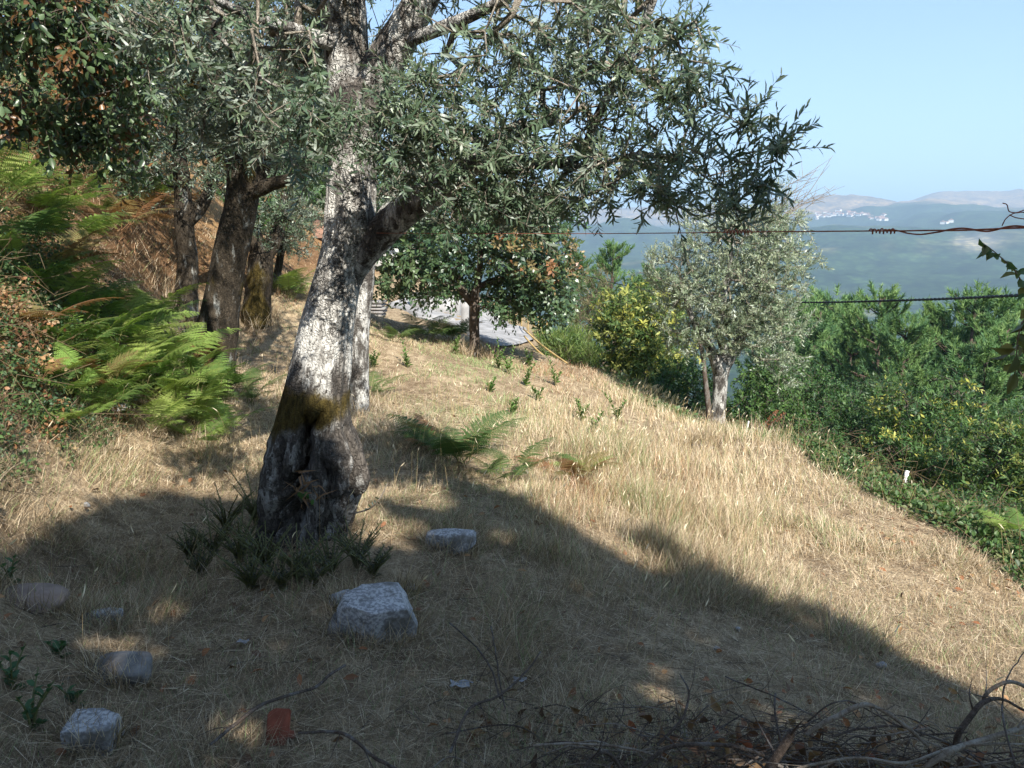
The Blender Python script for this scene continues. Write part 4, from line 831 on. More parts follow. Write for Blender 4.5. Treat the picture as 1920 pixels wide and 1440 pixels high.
# ------------------------------------------------------------------ wires
def wires():
    main = [P(*a) for a in [(2100,424,1.15),(1920,427,1.32),(1850,430,1.42),(1790,432,1.5),(1740,432,1.58),(1690,433,1.66),(1640,433,1.75),(1400,435,2.25),(1250,437,2.7),(1090,438,3.2),(900,438,3.8),(700,437,4.38)]]
    t = thing('rusty_wire', tuple(main[6]), 'rusty knotted wire stretched from the olive trunk across to the right edge', 'wire'); o0 = main[6]
    pts = cr(main, 10); V, F = tube(pts - o0, np.full(len(pts), .0017), 6, .1); mesh_np('strand', V, F, M_rust, None, t, True)
    s = np.linspace(0, 1, 110); q = np.array([P(2100 - 440 * u, np.interp(2100 - 440 * u, [1655, 1690, 1740, 1790, 1850, 1920, 2100], [433, 433, 432, 432, 430, 427, 424]), np.interp(2100 - 440 * u, [1655, 1740, 1850, 1920, 2100], [1.72, 1.58, 1.42, 1.32, 1.15])) for u in s])
    pxs = 2100 - 440 * s; amp = .0035 + .004 * np.exp(-((pxs - 1725) / 28) ** 2); amp *= np.where(pxs < 1675, .5, 1); ph = np.cumsum(np.where((pxs > 1700) & (pxs < 1760), .085, .25))
    q = q + np.stack([0 * s, np.sin(ph) * .003, np.cos(ph) * amp], -1); V, F = tube(cr(q, 3) - o0, np.full(109 * 3 + 1, .0016), 6, .1); mesh_np('twisted_strand', V, F, M_rust, None, t, True)
    for (c, w, n, r_) in ((1655, 24, 7, .0042), (1385, 26, 8, .006)):
        Y = float(np.interp(c, [1400, 1640], [2.25, 1.75])); a = np.linspace(0, n * 6.283, n * 14); pxx = c - w + 2 * w * np.linspace(0, 1, len(a)); 
        w3 = np.array([P(x, 433.5 if c > 1500 else 435, Y) for x in pxx]) + np.stack([0 * a, np.cos(a) * r_, np.sin(a) * r_ * (1 + .3 * np.sin(a * .37))], -1)
        V, F = tube(w3 - o0, np.full(len(a), .0016), 5); mesh_np('knot', V, F, M_rust, None, t, True)
    for rows in [[(1880,381,1.35),(1888,384,1.35),(1892,396,1.35),(1905,399,1.34),(1918,398,1.32),(1935,402,1.3)], [(1879,423,1.38),(1886,410,1.36),(1898,401,1.35),(1909,398,1.34),(1925,392,1.32)], [(1893,403,1.36),(1905,408,1.34),(1930,412,1.32)]]:
        p = cr([P(*a) for a in rows], 6) - o0; V, F = tube(p, np.full(len(p), .0009), 5); mesh_np('loose_end', V, F, M_rust, None, t, True)
    # black twisted service cable
    cp = cr([P(*a) for a in [(2150,540,6.5),(1920,553,9),(1720,562,12.5),(1515,567,17),(1380,563,21),(1210,543,26),(1090,515,31),(960,480,37)]], 16); n = len(cp)
    t = thing('service_cable', tuple(cp[24]), 'black twisted cable sagging behind the rounded olive to the right edge', 'cable'); o0 = cp[24].copy()
    d = np.linalg.norm(np.diff(cp, axis=0), axis=1); s = np.concatenate([[0], np.cumsum(d)]); m = int(s[-1] / .05); ss = np.linspace(0, s[-1], m); cc = np.stack([np.interp(ss, s, cp[:, i]) for i in range(3)], -1)
    for k in (0, 1):
        a = ss * 22 + k * math.pi; V, F = tube(cc + np.stack([0 * a, np.cos(a), np.sin(a)], -1) * .011 - o0, np.full(m, .0115), 5); mesh_np('core', V, F, M_cable, None, t, True)
wires()

# ------------------------------------------------------------------ stones and rubbish
def ico(n=4):
    import bmesh
    bm = bmesh.new(); bmesh.ops.create_icosphere(bm, subdivisions=n, radius=1); V = np.array([v.co[:] for v in bm.verts]); F = np.array([[v.index for v in f.verts] for f in bm.faces]); bm.free(); return V, F
IV, IF = ico(5)
def stone(px, py, w, d, h, label, mat, seed, blocky=.6, sink=.25, rz=0, tilt=0, name='stone', cuts=10):
    rng = np.random.default_rng(seed); p = PG(px, py); V = IV.copy()
    s = np.sign(V) * np.abs(V) ** (1 - blocky * .75); V = s / np.max(np.abs(s), axis=1, keepdims=True) ** (blocky * .5 if blocky < .85 else .9)
    for k in range(cuts):
        nrm_ = nrm(rng.normal(size=3) * np.array([1, 1, .8])); o_ = .62 + .32 * rng.random() + (.25 * blocky if blocky < .85 else .5); dd = V @ nrm_ - o_; V = V - np.maximum(dd, 0)[:, None] * nrm_
    V = V * (1 + .07 * fbm(V[:, 0] * 1.6 + seed, V[:, 1] * 1.6, V[:, 2] * 1.6, 3, seed)[:, None] + .025 * fbm(V[:, 0] * 7, V[:, 1] * 7, V[:, 2] * 7, 3, seed + 1)[:, None])
    V = V * np.array([w, d, h]) * .5; o = mesh_np(name, V, IF, mat, None, None, True)
    o.location = (p[0], p[1] + d * .4, g1(p[0], p[1] + d * .4) + h * (.5 - sink)); o.rotation_euler = (tilt, tilt * .5, rz); return tag(o, label, 'stone')
stone(703, 1212, .38, .30, .25, 'large pale granite block with flat top lying before the olive trunk', M_granite, 17, .62, .24, .30, .14, cuts=14)
stone(640, 1150, .14, .12, .09, 'small pale stone touching the upper left corner of the large granite block', M_granite, 2, .4, .2)
stone(652, 1200, .20, .2, .11, 'grey lump of stone at the lower left of the large granite block', M_greystone, 3, .4, .3)
stone(762, 1118, .10, .08, .06, 'small grey stone in the grass above the large granite block', M_granite, 4, .4, .3)
stone(845, 1040, .30, .13, .13, 'long loaf shaped stone lying across the grass right of the olive trunk', M_granite, 5, .55, .05, .05, 0, cuts=4)
stone(178, 1176, .17, .13, .07, 'flat pale stone in the shade at the left', M_granite, 6, .5, .15, .3)
stone(212, 1288, .22, .15, .10, 'dark grey slanting stone between the flat pale stone and the squared block', M_greystone, 7, .6, .3, .25, .2)
stone(162, 1412, .155, .13, .10, 'squared pale granite block at the bottom left corner', M_granite, 8, .9, .16, .1, .05, cuts=3)
stone(35, 1140, .30, .20, .11, 'rounded pinkish stone at the left edge of the frame', M_pinkstone, 9, .2, .3)
stone(208, 776, .22, .15, .10, 'pale stone peeping out under the lit ferns', M_granite, 10, .3, .2)
stone(1655, 1256, .055, .05, .04, 'small white stone at the edge of the shadow on the right', M_granite, 11, .3, .1)
stone(1384, 1188, .03, .03, .028, 'white pebble in the shade right of centre', M_granite, 12, .2, .1)
stone(1345, 1222, .035, .03, .025, 'white pebble a little below the other pebble right of centre', M_granite, 13, .2, .1)
stone(1320, 842, .30, .2, .12, 'grey stone half buried in the dry grass below the pale olive trunk', M_granite, 14, .3, .3)
stone(160, 955, .05, .05, .035, 'tiny white stone on the sunlit straw at the left', M_granite, 15, .2, .1)
def tile_piece():
    q = PG(524, 1402); a = Acc(); t = thing('broken_tile', (q[0], q[1], g1(q[0], q[1]) + .0), 'broken piece of red terracotta standing in the shade at the bottom', 'tile', rz=.15)
    import bmesh
    bm = bmesh.new(); out = [(-.048,0),(.02,0),(.023,.025),(.05,.02),(.052,.045),(.03,.05),(.034,.118),(-.02,.125),(-.044,.11)]
    f = bm.faces.new([bm.verts.new((x, 0, z)) for x, z in out]); e = bmesh.ops.extrude_face_region(bm, geom=[f])
    bmesh.ops.translate(bm, vec=(0, .03, 0), verts=[v for v in e['geom'] if isinstance(v, bmesh.types.BMVert)]); bmesh.ops.recalc_face_normals(bm, faces=bm.faces)
    bmesh.ops.bevel(bm, geom=bm.edges[:], offset=.004, segments=2, affect='EDGES'); me = D.meshes.new('tile_body'); bm.to_mesh(me); bm.free(); me.materials.append(M_terra); o = D.objects.new('tile_body', me); C.objects.link(o); o.parent = t; o.rotation_euler = (-.55, 0, 0)
tile_piece()
def scraps():
    for i, (px, py, s, lab) in enumerate([(865,1296,.050,'crumpled white scrap of plastic lying right below the large granite block'), (1282,1388,.05,'white scrap lying among the branches at the bottom'), (455,1213,.03,'tiny white scrap between the flat stone and the large granite block'), (975,1282,.03,'small white chip above right of the crumpled scrap')]):
        q = PG(px, py); rng = np.random.default_rng(30 + i); n = 9; u = np.linspace(-1, 1, n); X, Y_ = np.meshgrid(u, u); Z = .35 * fbm(X * 1.7 + i * 9, Y_ * 1.7, 0, 3, 60 + i) + .3
        msk = 1 - .35 * np.abs(vnoise(np.arctan2(Y_, X) * 2, 0, 0, i)); V = np.stack([X * msk * s, Y_ * msk * s * .6, Z * s], -1).reshape(-1, 3); Q = [[a * n + b, a * n + b + 1, a * n + b + n + 1, a * n + b + n] for a in range(n - 1) for b in range(n - 1)]
        o = mesh_np('scrap', V, np.zeros((0, 3)), M_litter, quads=Q); o.location = (q[0], q[1], g1(q[0], q[1]) + .012); tag(o, lab, 'litter')
scraps()

# ------------------------------------------------------------------ ferns
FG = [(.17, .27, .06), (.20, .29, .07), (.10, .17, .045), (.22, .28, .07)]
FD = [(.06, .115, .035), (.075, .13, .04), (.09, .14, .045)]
FBR = [(.22, .11, .05), (.26, .15, .07), (.18, .09, .04), (.20, .17, .07)]
def fern_mesh(rng, nf, Lf, cols, upright=.6):
    A = Acc(); S = Acc(); cols = np.array(cols)
    for k in range(nf):
        az = rng.random() * 6.283; L = Lf * (.6 + .6 * rng.random()); st = .35 * L; lean = .25 + .4 * rng.random()
        h = np.array([math.cos(az), math.sin(az), 0]); n = 26; s = np.linspace(0, 1, n); el = (1.35 - lean) - s ** 1.3 * (1.1 + .6 * rng.random()) * (1.3 - upright)
        step_ = np.stack([np.cos(el) * h[0], np.cos(el) * h[1], np.sin(el)], -1) * (L + st) / n; pts = np.cumsum(step_, 0); pts += rng.normal(size=3) * np.array([.07, .07, 0])
        V, F = tube(pts, np.linspace(.005, .0012, n), 4, cap=False); S.add(V, F, np.array([.16, .17, .06]) if cols[0][1] > cols[0][0] else np.array([.22, .12, .06]))
        tdir = nrm(np.gradient(pts, axis=0)); side = nrm(np.cross(tdir, np.array([0, 0, 1.0]) + .2 * rng.normal(size=3)))
        col = cols[rng.integers(0, len(cols))]
        i0 = int(n * .28); m = (n - i0)
        for sg in (-1, 1):
            for i in range(i0, n - 1):
                for half in (0,):
                    b = pts[i] + (pts[i + 1] - pts[i]) * half; f = (i + half - i0) / m; PL = L * .36 * (1 - f) ** .85 * min(1, .55 + f * 5) + .015
                    pd = nrm(side[i] * sg + tdir[i] * .45 + rng.normal(size=3) * .08 - [0, 0, .12]); up = nrm(np.cross(pd, tdir[i]) * sg); q = max(4, int(PL / .015)); u = (np.arange(q) + .5) / q
                    pos = b + pd * (u * PL)[:, None] - np.array([0, 0, .12]) * (u ** 2 * PL)[:, None]; ll = (.62 * (L + st) / n) * np.minimum(1, (1 - u) * 1.6) * min(1, .45 + PL * 4) + .004
                    sd = nrm(np.cross(up, pd))
                    for s2 in (-1, 1):
                        v, ff, nv = leaf_arr(pos, sd[None] * s2 + pd[None] * .45 + np.zeros((q, 3)), np.repeat(up[None], q, 0), ll, np.full(q, PL / q * 1.0), TRI, .15)
                        A.add(v, ff, col * (.8 + .35 * rng.random()))
    return A, S
FV = {}; FCOL = {}
def fern(px, py, Y, kind, sc, label, rz=None, dz=0.0):
    i = len([x for x in D.objects if x.parent is None and x.name.startswith('fern')])
    if kind not in FV:
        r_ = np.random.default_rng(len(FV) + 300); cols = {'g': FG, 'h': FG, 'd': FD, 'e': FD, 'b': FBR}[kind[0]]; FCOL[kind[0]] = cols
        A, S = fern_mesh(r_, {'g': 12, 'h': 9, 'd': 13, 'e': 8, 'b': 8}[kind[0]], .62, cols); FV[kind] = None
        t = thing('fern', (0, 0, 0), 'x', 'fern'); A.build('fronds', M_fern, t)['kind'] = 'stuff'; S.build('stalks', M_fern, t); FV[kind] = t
    else: t = copy_tree(FV[kind])
    if Y is None: q = PG(px, py)
    else: q = P(px, py, Y); q[2] = g1(q[0], q[1])
    t.location = (q[0], q[1], q[2] + dz - .02); t.scale = (sc, sc, sc); t.rotation_euler = (0, 0, (i * 2.4) % 6.28 if rz is None else rz)
    t['label'] = label; t['group'] = 'bracken ferns'
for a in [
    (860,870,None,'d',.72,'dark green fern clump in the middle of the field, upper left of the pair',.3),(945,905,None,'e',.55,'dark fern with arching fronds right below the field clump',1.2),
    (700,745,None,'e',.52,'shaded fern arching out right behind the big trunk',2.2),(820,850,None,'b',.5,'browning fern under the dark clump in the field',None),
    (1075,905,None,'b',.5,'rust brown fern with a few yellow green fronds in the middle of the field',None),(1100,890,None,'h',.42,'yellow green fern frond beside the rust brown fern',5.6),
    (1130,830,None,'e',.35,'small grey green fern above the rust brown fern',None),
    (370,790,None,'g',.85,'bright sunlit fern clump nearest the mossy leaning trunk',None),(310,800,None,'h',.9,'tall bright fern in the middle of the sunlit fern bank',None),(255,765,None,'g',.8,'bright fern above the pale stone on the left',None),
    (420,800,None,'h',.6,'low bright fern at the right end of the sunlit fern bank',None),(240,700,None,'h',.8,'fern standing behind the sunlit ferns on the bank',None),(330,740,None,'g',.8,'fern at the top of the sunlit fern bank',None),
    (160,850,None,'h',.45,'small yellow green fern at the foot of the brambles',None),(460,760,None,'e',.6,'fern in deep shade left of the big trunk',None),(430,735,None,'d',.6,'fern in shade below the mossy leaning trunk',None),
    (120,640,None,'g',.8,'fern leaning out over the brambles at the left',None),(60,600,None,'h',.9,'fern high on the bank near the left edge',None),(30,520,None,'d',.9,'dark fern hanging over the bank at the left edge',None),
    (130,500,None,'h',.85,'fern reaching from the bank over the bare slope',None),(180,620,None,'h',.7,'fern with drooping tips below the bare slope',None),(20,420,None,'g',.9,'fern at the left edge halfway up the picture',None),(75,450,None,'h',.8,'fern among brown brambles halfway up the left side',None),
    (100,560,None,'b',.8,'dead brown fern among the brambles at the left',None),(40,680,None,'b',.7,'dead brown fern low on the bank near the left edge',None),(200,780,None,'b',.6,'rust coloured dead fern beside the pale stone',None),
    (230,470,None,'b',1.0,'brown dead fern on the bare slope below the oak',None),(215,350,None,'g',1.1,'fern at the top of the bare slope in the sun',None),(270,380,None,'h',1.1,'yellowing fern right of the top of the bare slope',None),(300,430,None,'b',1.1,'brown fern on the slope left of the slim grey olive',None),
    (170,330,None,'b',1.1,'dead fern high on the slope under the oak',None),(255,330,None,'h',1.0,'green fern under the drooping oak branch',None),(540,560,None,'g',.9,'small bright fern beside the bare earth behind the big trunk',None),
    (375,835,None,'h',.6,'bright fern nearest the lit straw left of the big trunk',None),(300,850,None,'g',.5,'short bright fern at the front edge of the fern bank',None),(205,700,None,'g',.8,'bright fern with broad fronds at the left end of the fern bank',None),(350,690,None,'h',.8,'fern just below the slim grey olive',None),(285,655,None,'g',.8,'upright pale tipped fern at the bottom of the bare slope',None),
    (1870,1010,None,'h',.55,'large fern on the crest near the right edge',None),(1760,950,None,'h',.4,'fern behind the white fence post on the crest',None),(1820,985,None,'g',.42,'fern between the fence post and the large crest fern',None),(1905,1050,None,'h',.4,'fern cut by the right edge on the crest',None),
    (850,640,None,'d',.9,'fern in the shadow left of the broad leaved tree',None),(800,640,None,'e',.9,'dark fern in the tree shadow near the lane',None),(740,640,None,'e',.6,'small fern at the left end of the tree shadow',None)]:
    fern(a[0], a[1], a[2], a[3], a[4] * (1.15 if a[0] < 440 else 1.25), a[5], a[6], .22 if (a[0] < 340 and a[1] > 400) else (.22 if a[0] > 1700 else 0))
def thicket():
    rng = np.random.default_rng(150); A = Acc(); S = Acc(); protos_ = [fern_mesh(rng, 7, .5, c) for c in (FG, FG, FG[1:] + [(.20, .24, .07)], FBR)]
    for k in range(56):
        px = rng.uniform(60, 405) if k < 40 else rng.uniform(-20, 200); lo = np.interp(px, [0, 150, 250, 330, 440], [850, 830, 810, 800, 790]); py = rng.uniform(600 + .25 * px, lo) if k < 40 else rng.uniform(380, 620)
        q = PG(px, py); j = rng.choice([0, 1, 2, 3], p=[.33, .3, .27, .1]); sc = .4 + .45 * rng.random(); a = rng.random() * 6.28; M = np.array([[math.cos(a), -math.sin(a), 0], [math.sin(a), math.cos(a), 0], [0, 0, 1]]) * sc
        o = q + [0, 0, .12 + .2 * rng.random()]
        for src, dst in ((protos_[j][0], A), (protos_[j][1], S)): dst.add(np.concatenate(src.V) @ M.T + o, np.concatenate(src.F), np.concatenate(src.c) * (.85 + .3 * rng.random()))
    A.add(np.concatenate(S.V), np.concatenate(S.F), np.concatenate(S.c)); tag(A.build('bracken_thicket', M_fern), 'mass of bright green bracken filling the bank on the left', kind='stuff')
thicket()
# ------------------------------------------------------------------ brambles on the bank and along the crest
def bramble(name, label, pts, rng, pal, n_leaf, rad, lsz, stems=True, T=OVA):
    n = len(pts); A = Acc(); K = n_leaf
    d = nrm(rng.normal(size=(n, K, 3))); rr = rng.random((n, K, 1)) ** .5
    pos = pts[:, None] + d * rr * np.array([rad, rad, rad * .8]); dirs = nrm(d + rng.normal(size=d.shape) * .5 + np.array([.0, -.2, .15])); nn_ = nrm(rng.normal(size=d.shape) * .6 + SUNV * .5 + [0, 0, .6])
    L = (lsz * (.6 + .7 * rng.random(n * K))); V, F, nv = leaf_arr(pos.reshape(-1, 3), dirs.reshape(-1, 3), nn_.reshape(-1, 3), L, L * .62, T)
    pal = np.array(pal); c = pal[rng.integers(0, len(pal), n)][:, None] * (.7 + .6 * rng.random((n, K, 1))); A.add(V, F, np.repeat(c.reshape(-1, 3), nv, 0))
    if stems:
        m = n // 2; a = pts[rng.integers(0, n, m)]; b = a + rng.normal(size=(m, 3)) * np.array([.22, .22, .18]); c_ = b + rng.normal(size=(m, 3)) * np.array([.15, .15, .1]) - [0, 0, .06]
        for p, q in ((a, b), (b, c_)):
            V, F = prisms(p, q, np.full(m, .0025), np.full(m, .0018), 3); A.add(V, F, np.array([.20, .14, .08]))
    o = A.build(name, M_leaf); tag(o, label, kind='stuff'); return o
def bank_cover():
    rng = np.random.default_rng(101); n = 26000; x = rng.uniform(-7.5, -2.0, n); y = rng.uniform(2.2, 13, n); z = G(x, y)
    q = np.stack([x, y, z], -1) - CAM; cz = q @ FW; px = 960 + FPX * q[:, 0] / cz; py = 720 - FPX * (q @ UP) / cz
    e = np.interp(px, [-200, 0, 60, 150, 250, 330, 420], [990, 915, 890, 845, 800, 760, 700]) + 18 * fbm(x * 2, y * 2, 0, 2, 7)      # lower edge in the photograph
    slope = (px > 150) & (px < 340) & (py > 380 + (px - 150) * .25) & (py < 640)                                        # bare slope stays bare
    ok = (py < e) & (px < 430) & (px > -500) & ~slope & ~((px > 300) & (py < 640)) ; x, y, z = x[ok], y[ok], z[ok]; px, py = px[ok], py[ok]
    thin = rng.random(len(x)) < np.where(y < 6.5, .6, .22) * np.where(px > 120, .55, 1); x, y, z, px, py = [v[thin] for v in (x, y, z, px, py)]
    far_edge = sstep(0, 160, np.interp(px, [-200, 0, 60, 150, 250, 330, 420], [990, 915, 890, 845, 800, 760, 700]) - py)
    h = (.06 + .38 * far_edge) * (.3 + .7 * rng.random(len(x))) * (.7 + .6 * fbm(x * 1.5, y * 1.5, 0, 2, 13) + .3)
    nb = fbm(x * 1.3 + 3, y * 1.3, z * 1.3, 3, 17); brown = (nb + .5 * rng.normal(size=len(x)) * .4) > np.where(py > 650, .34, .12)
    P3 = np.stack([x, y, z + h], -1)
    bramble('brambles', 'green brambles covering the bank on the left', P3[~brown], rng, [(.055, .10, .035), (.07, .13, .04), (.045, .085, .04), (.09, .14, .05)], 30, .12, .030)
    bramble('dead_fern_litter', 'rust brown dead bracken tangled in the brambles on the bank', P3[brown], rng, [(.26, .13, .06), (.32, .20, .10), (.20, .10, .05), (.34, .25, .14), (.12, .13, .05)], 22, .13, .034, T=LAN)
bank_cover()
def crest_cover():
    rng = np.random.default_rng(102); n = 5200; t_ = rng.random(n); y = 6.0 + 9.5 * t_; cx = np.interp(y, [3, 6.8, 8.5, 10, 14, 16], [4.5, 4.15, 3.95, 3.85, 3.5, 3.0]); x = cx + rng.uniform(-.1, 2.0, n) ** 1.0 + .25 * fbm(y, y * 0, 0, 3, 5)
    z = G(x, y); h = .05 + .25 * rng.random(n) * sstep(-.2, .5, x - cx) + .30 * sstep(.3, 1.4, x - cx)
    bramble('crest_brambles', 'low green brambles spilling over the crest on the right', np.stack([x, y, z + h], -1), rng, [(.07, .13, .04), (.09, .16, .045), (.06, .11, .035), (.13, .15, .06), (.055, .10, .04)], 14, .13, .05)
    n = 900; px = rng.uniform(960, 1180, n); x = rng.uniform(.3, 3.2, n); y = rng.uniform(13, 19, n); cr_ = np.interp(y, [13, 16, 19], [2.6, 2.0, 1.7]); x = cr_ + rng.uniform(-.2, .9, n); z = G(x, y)
    bramble('edge_weeds', 'mixed weeds along the far edge of the field', np.stack([x, y, z + .15 * rng.random(n)], -1), rng, [(.10, .15, .05), (.14, .16, .07), (.08, .13, .05), (.24, .19, .10)], 10, .14, .07, False, LAN)
crest_cover()

# ------------------------------------------------------------------ dry grass
def px_of(x, y, z):
    q = np.stack([x, y, z], -1) - CAM; c = q @ FW; c = np.where(c < .1, .1, c); return 960 + FPX * q[:, 0] / c, 720 - FPX * (q @ UP) / c
STRAW = np.array([(.58, .46, .31), (.66, .54, .38), (.49, .37, .24), (.72, .61, .46), (.40, .28, .17)])
OLDST_SHADE = np.array([(.22, .16, .10), (.29, .22, .14), (.15, .11, .07), (.38, .30, .20)])  # old straw tones, darkened further to deepen the foreground shade
GREENG = np.array([(.22, .30, .12), (.29, .36, .16), (.16, .24, .09)])
REDG = np.array([(.38, .20, .11), (.46, .28, .17), (.30, .16, .09)])
def field_xy(rng, n, r0, r1, pw=.5):
    u = rng.random(n); r = (r0 ** pw + u * (r1 ** pw - r0 ** pw)) ** (1 / pw); a = rng.uniform(-.68, .66, n); return r * np.sin(a), r * np.cos(a)
ROADP = None
def field_mask(x, y, z, rng):
    cx = np.interp(y, [0, 3, 6.8, 8.5, 10, 14, 17, 25, 40], [6, 5.0, 4.35, 4.15, 4.05, 3.75, 2.4, 2.0, 2])
    px, py = px_of(x, y, z); ok = (x < cx) & (px > -120) & (px < 2050)
    lane = (py < 660) & (px > 720) & (px < 1010) & (y > 18)
    ok &= ~lane; return ok, px, py
def blades(name, label, rng, n, r0, r1, hmul, wmin, T=BLD, dens=None, pal=None, seeds=0, leanb=.55, matfac=1.0, pw=.5):
    x, y = field_xy(rng, n, r0, r1, pw); cl = fbm(x * 1.7, y * 1.7, 0, 3, 201); ok0 = rng.random(n) < .45 + .9 * (cl + .25); x, y, cl = x[ok0], y[ok0], cl[ok0]
    z = G(x, y); ok, px, py = field_mask(x, y, z, rng); x, y, z, px, py, cl = [v[ok] for v in (x, y, z, px, py, cl)]; n = len(x)
    tall = sstep(900, 1080, px) * sstep(1750, 1600, px) * sstep(1180, 980, py) * sstep(700, 800, py) * sstep(1650, 1350, px + .6 * (py - 900) * 0)
    lit_l = sstep(500, 300, px) * sstep(1000, 900, py) * .5
    path = np.exp(-(((px - (560 + (1000 - py) * .9)) / 130) ** 2)) * 0
    h = (.07 + .09 * sstep(-.2, .5, fbm(x * 3, y * 3, 0, 2, 210)) + .11 * tall * (.5 + sstep(-.3, .4, cl)) + .05 * lit_l) * hmul * (.75 + .7 * sstep(-.3, .5, fbm(x * 1.1, y * 1.1, 0, 3, 277)))
    bare = np.exp(-((px - 1700) / 140) ** 2 - ((py - 1000) / 35) ** 2); bank = (x < -2.6 - .12 * y + .6) & (z > .45); h = h * (1 - .7 * bare) * np.where(bank, .8, 1)
    h = h * (.5 + rng.random(n)); wind = 2.2 * fbm(x * .8, y * .8, 0, 2, 220) + .6; la = wind + rng.normal(size=n) * 1.7; lean = leanb * (1.25 - .7 * tall) * (.4 + rng.random(n))
    d = nrm(np.stack([np.cos(la) * lean, np.sin(la) * lean, np.full(n, .75)], -1)); nn_ = nrm(np.stack([np.cos(la), np.sin(la), np.full(n, -.4)], -1) + rng.normal(size=(n, 3)) * .3)
    w = np.maximum(wmin, np.hypot(x, y) * .00042) * (.7 + .7 * rng.random(n))
    V, F, nv = leaf_arr(np.stack([x, y, z - .01], -1), d, nn_, h, w, T, .55 * rng.random(n))
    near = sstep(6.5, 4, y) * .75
    c = STRAW[rng.integers(0, 5, n)]; old = rng.random(n) < .22 + .65 * near; c = np.where(old[:, None], OLDST_SHADE[rng.integers(0, 4, n)], c)  # dark old straw thickens towards the viewer, partly shade put into the colour
    gp = .10 + .35 * np.exp(-((px - 930) / 90) ** 2 - ((py - 790) / 60) ** 2) + 1.0 * np.exp(-((px - 880) / 110) ** 2 - ((py - 700) / 60) ** 2) + .25 * sstep(.1, .5, fbm(x * .9, y * .9, 0, 3, 230)) * (1 - near) + .3 * np.exp(-((px - 850) / 120) ** 2 - ((py - 930) / 50) ** 2)
    g_ = rng.random(n) < gp; c = np.where(g_[:, None], GREENG[rng.integers(0, 3, n)], c)
    rp = .65 * np.exp(-((px - 1050) / 70) ** 2 - ((py - 700) / 28) ** 2) + .4 * np.exp(-((px - 1100) / 60) ** 2 - ((py - 930) / 45) ** 2) + .25 * np.exp(-((px - 1270) / 60) ** 2 - ((py - 930) / 50) ** 2) + .4 * bank * sstep(0, .3, fbm(x, y, z, 3, 240) + .1)
    r_ = rng.random(n) < rp; c = np.where(r_[:, None], REDG[rng.integers(0, 3, n)], c); c = c * (.8 + .4 * rng.random((n, 1)))
    o = mesh_np(name, V, F, M_straw, np.repeat(c, nv, 0)); tag(o, label, kind='stuff'); return x, y, z, h, d, tall
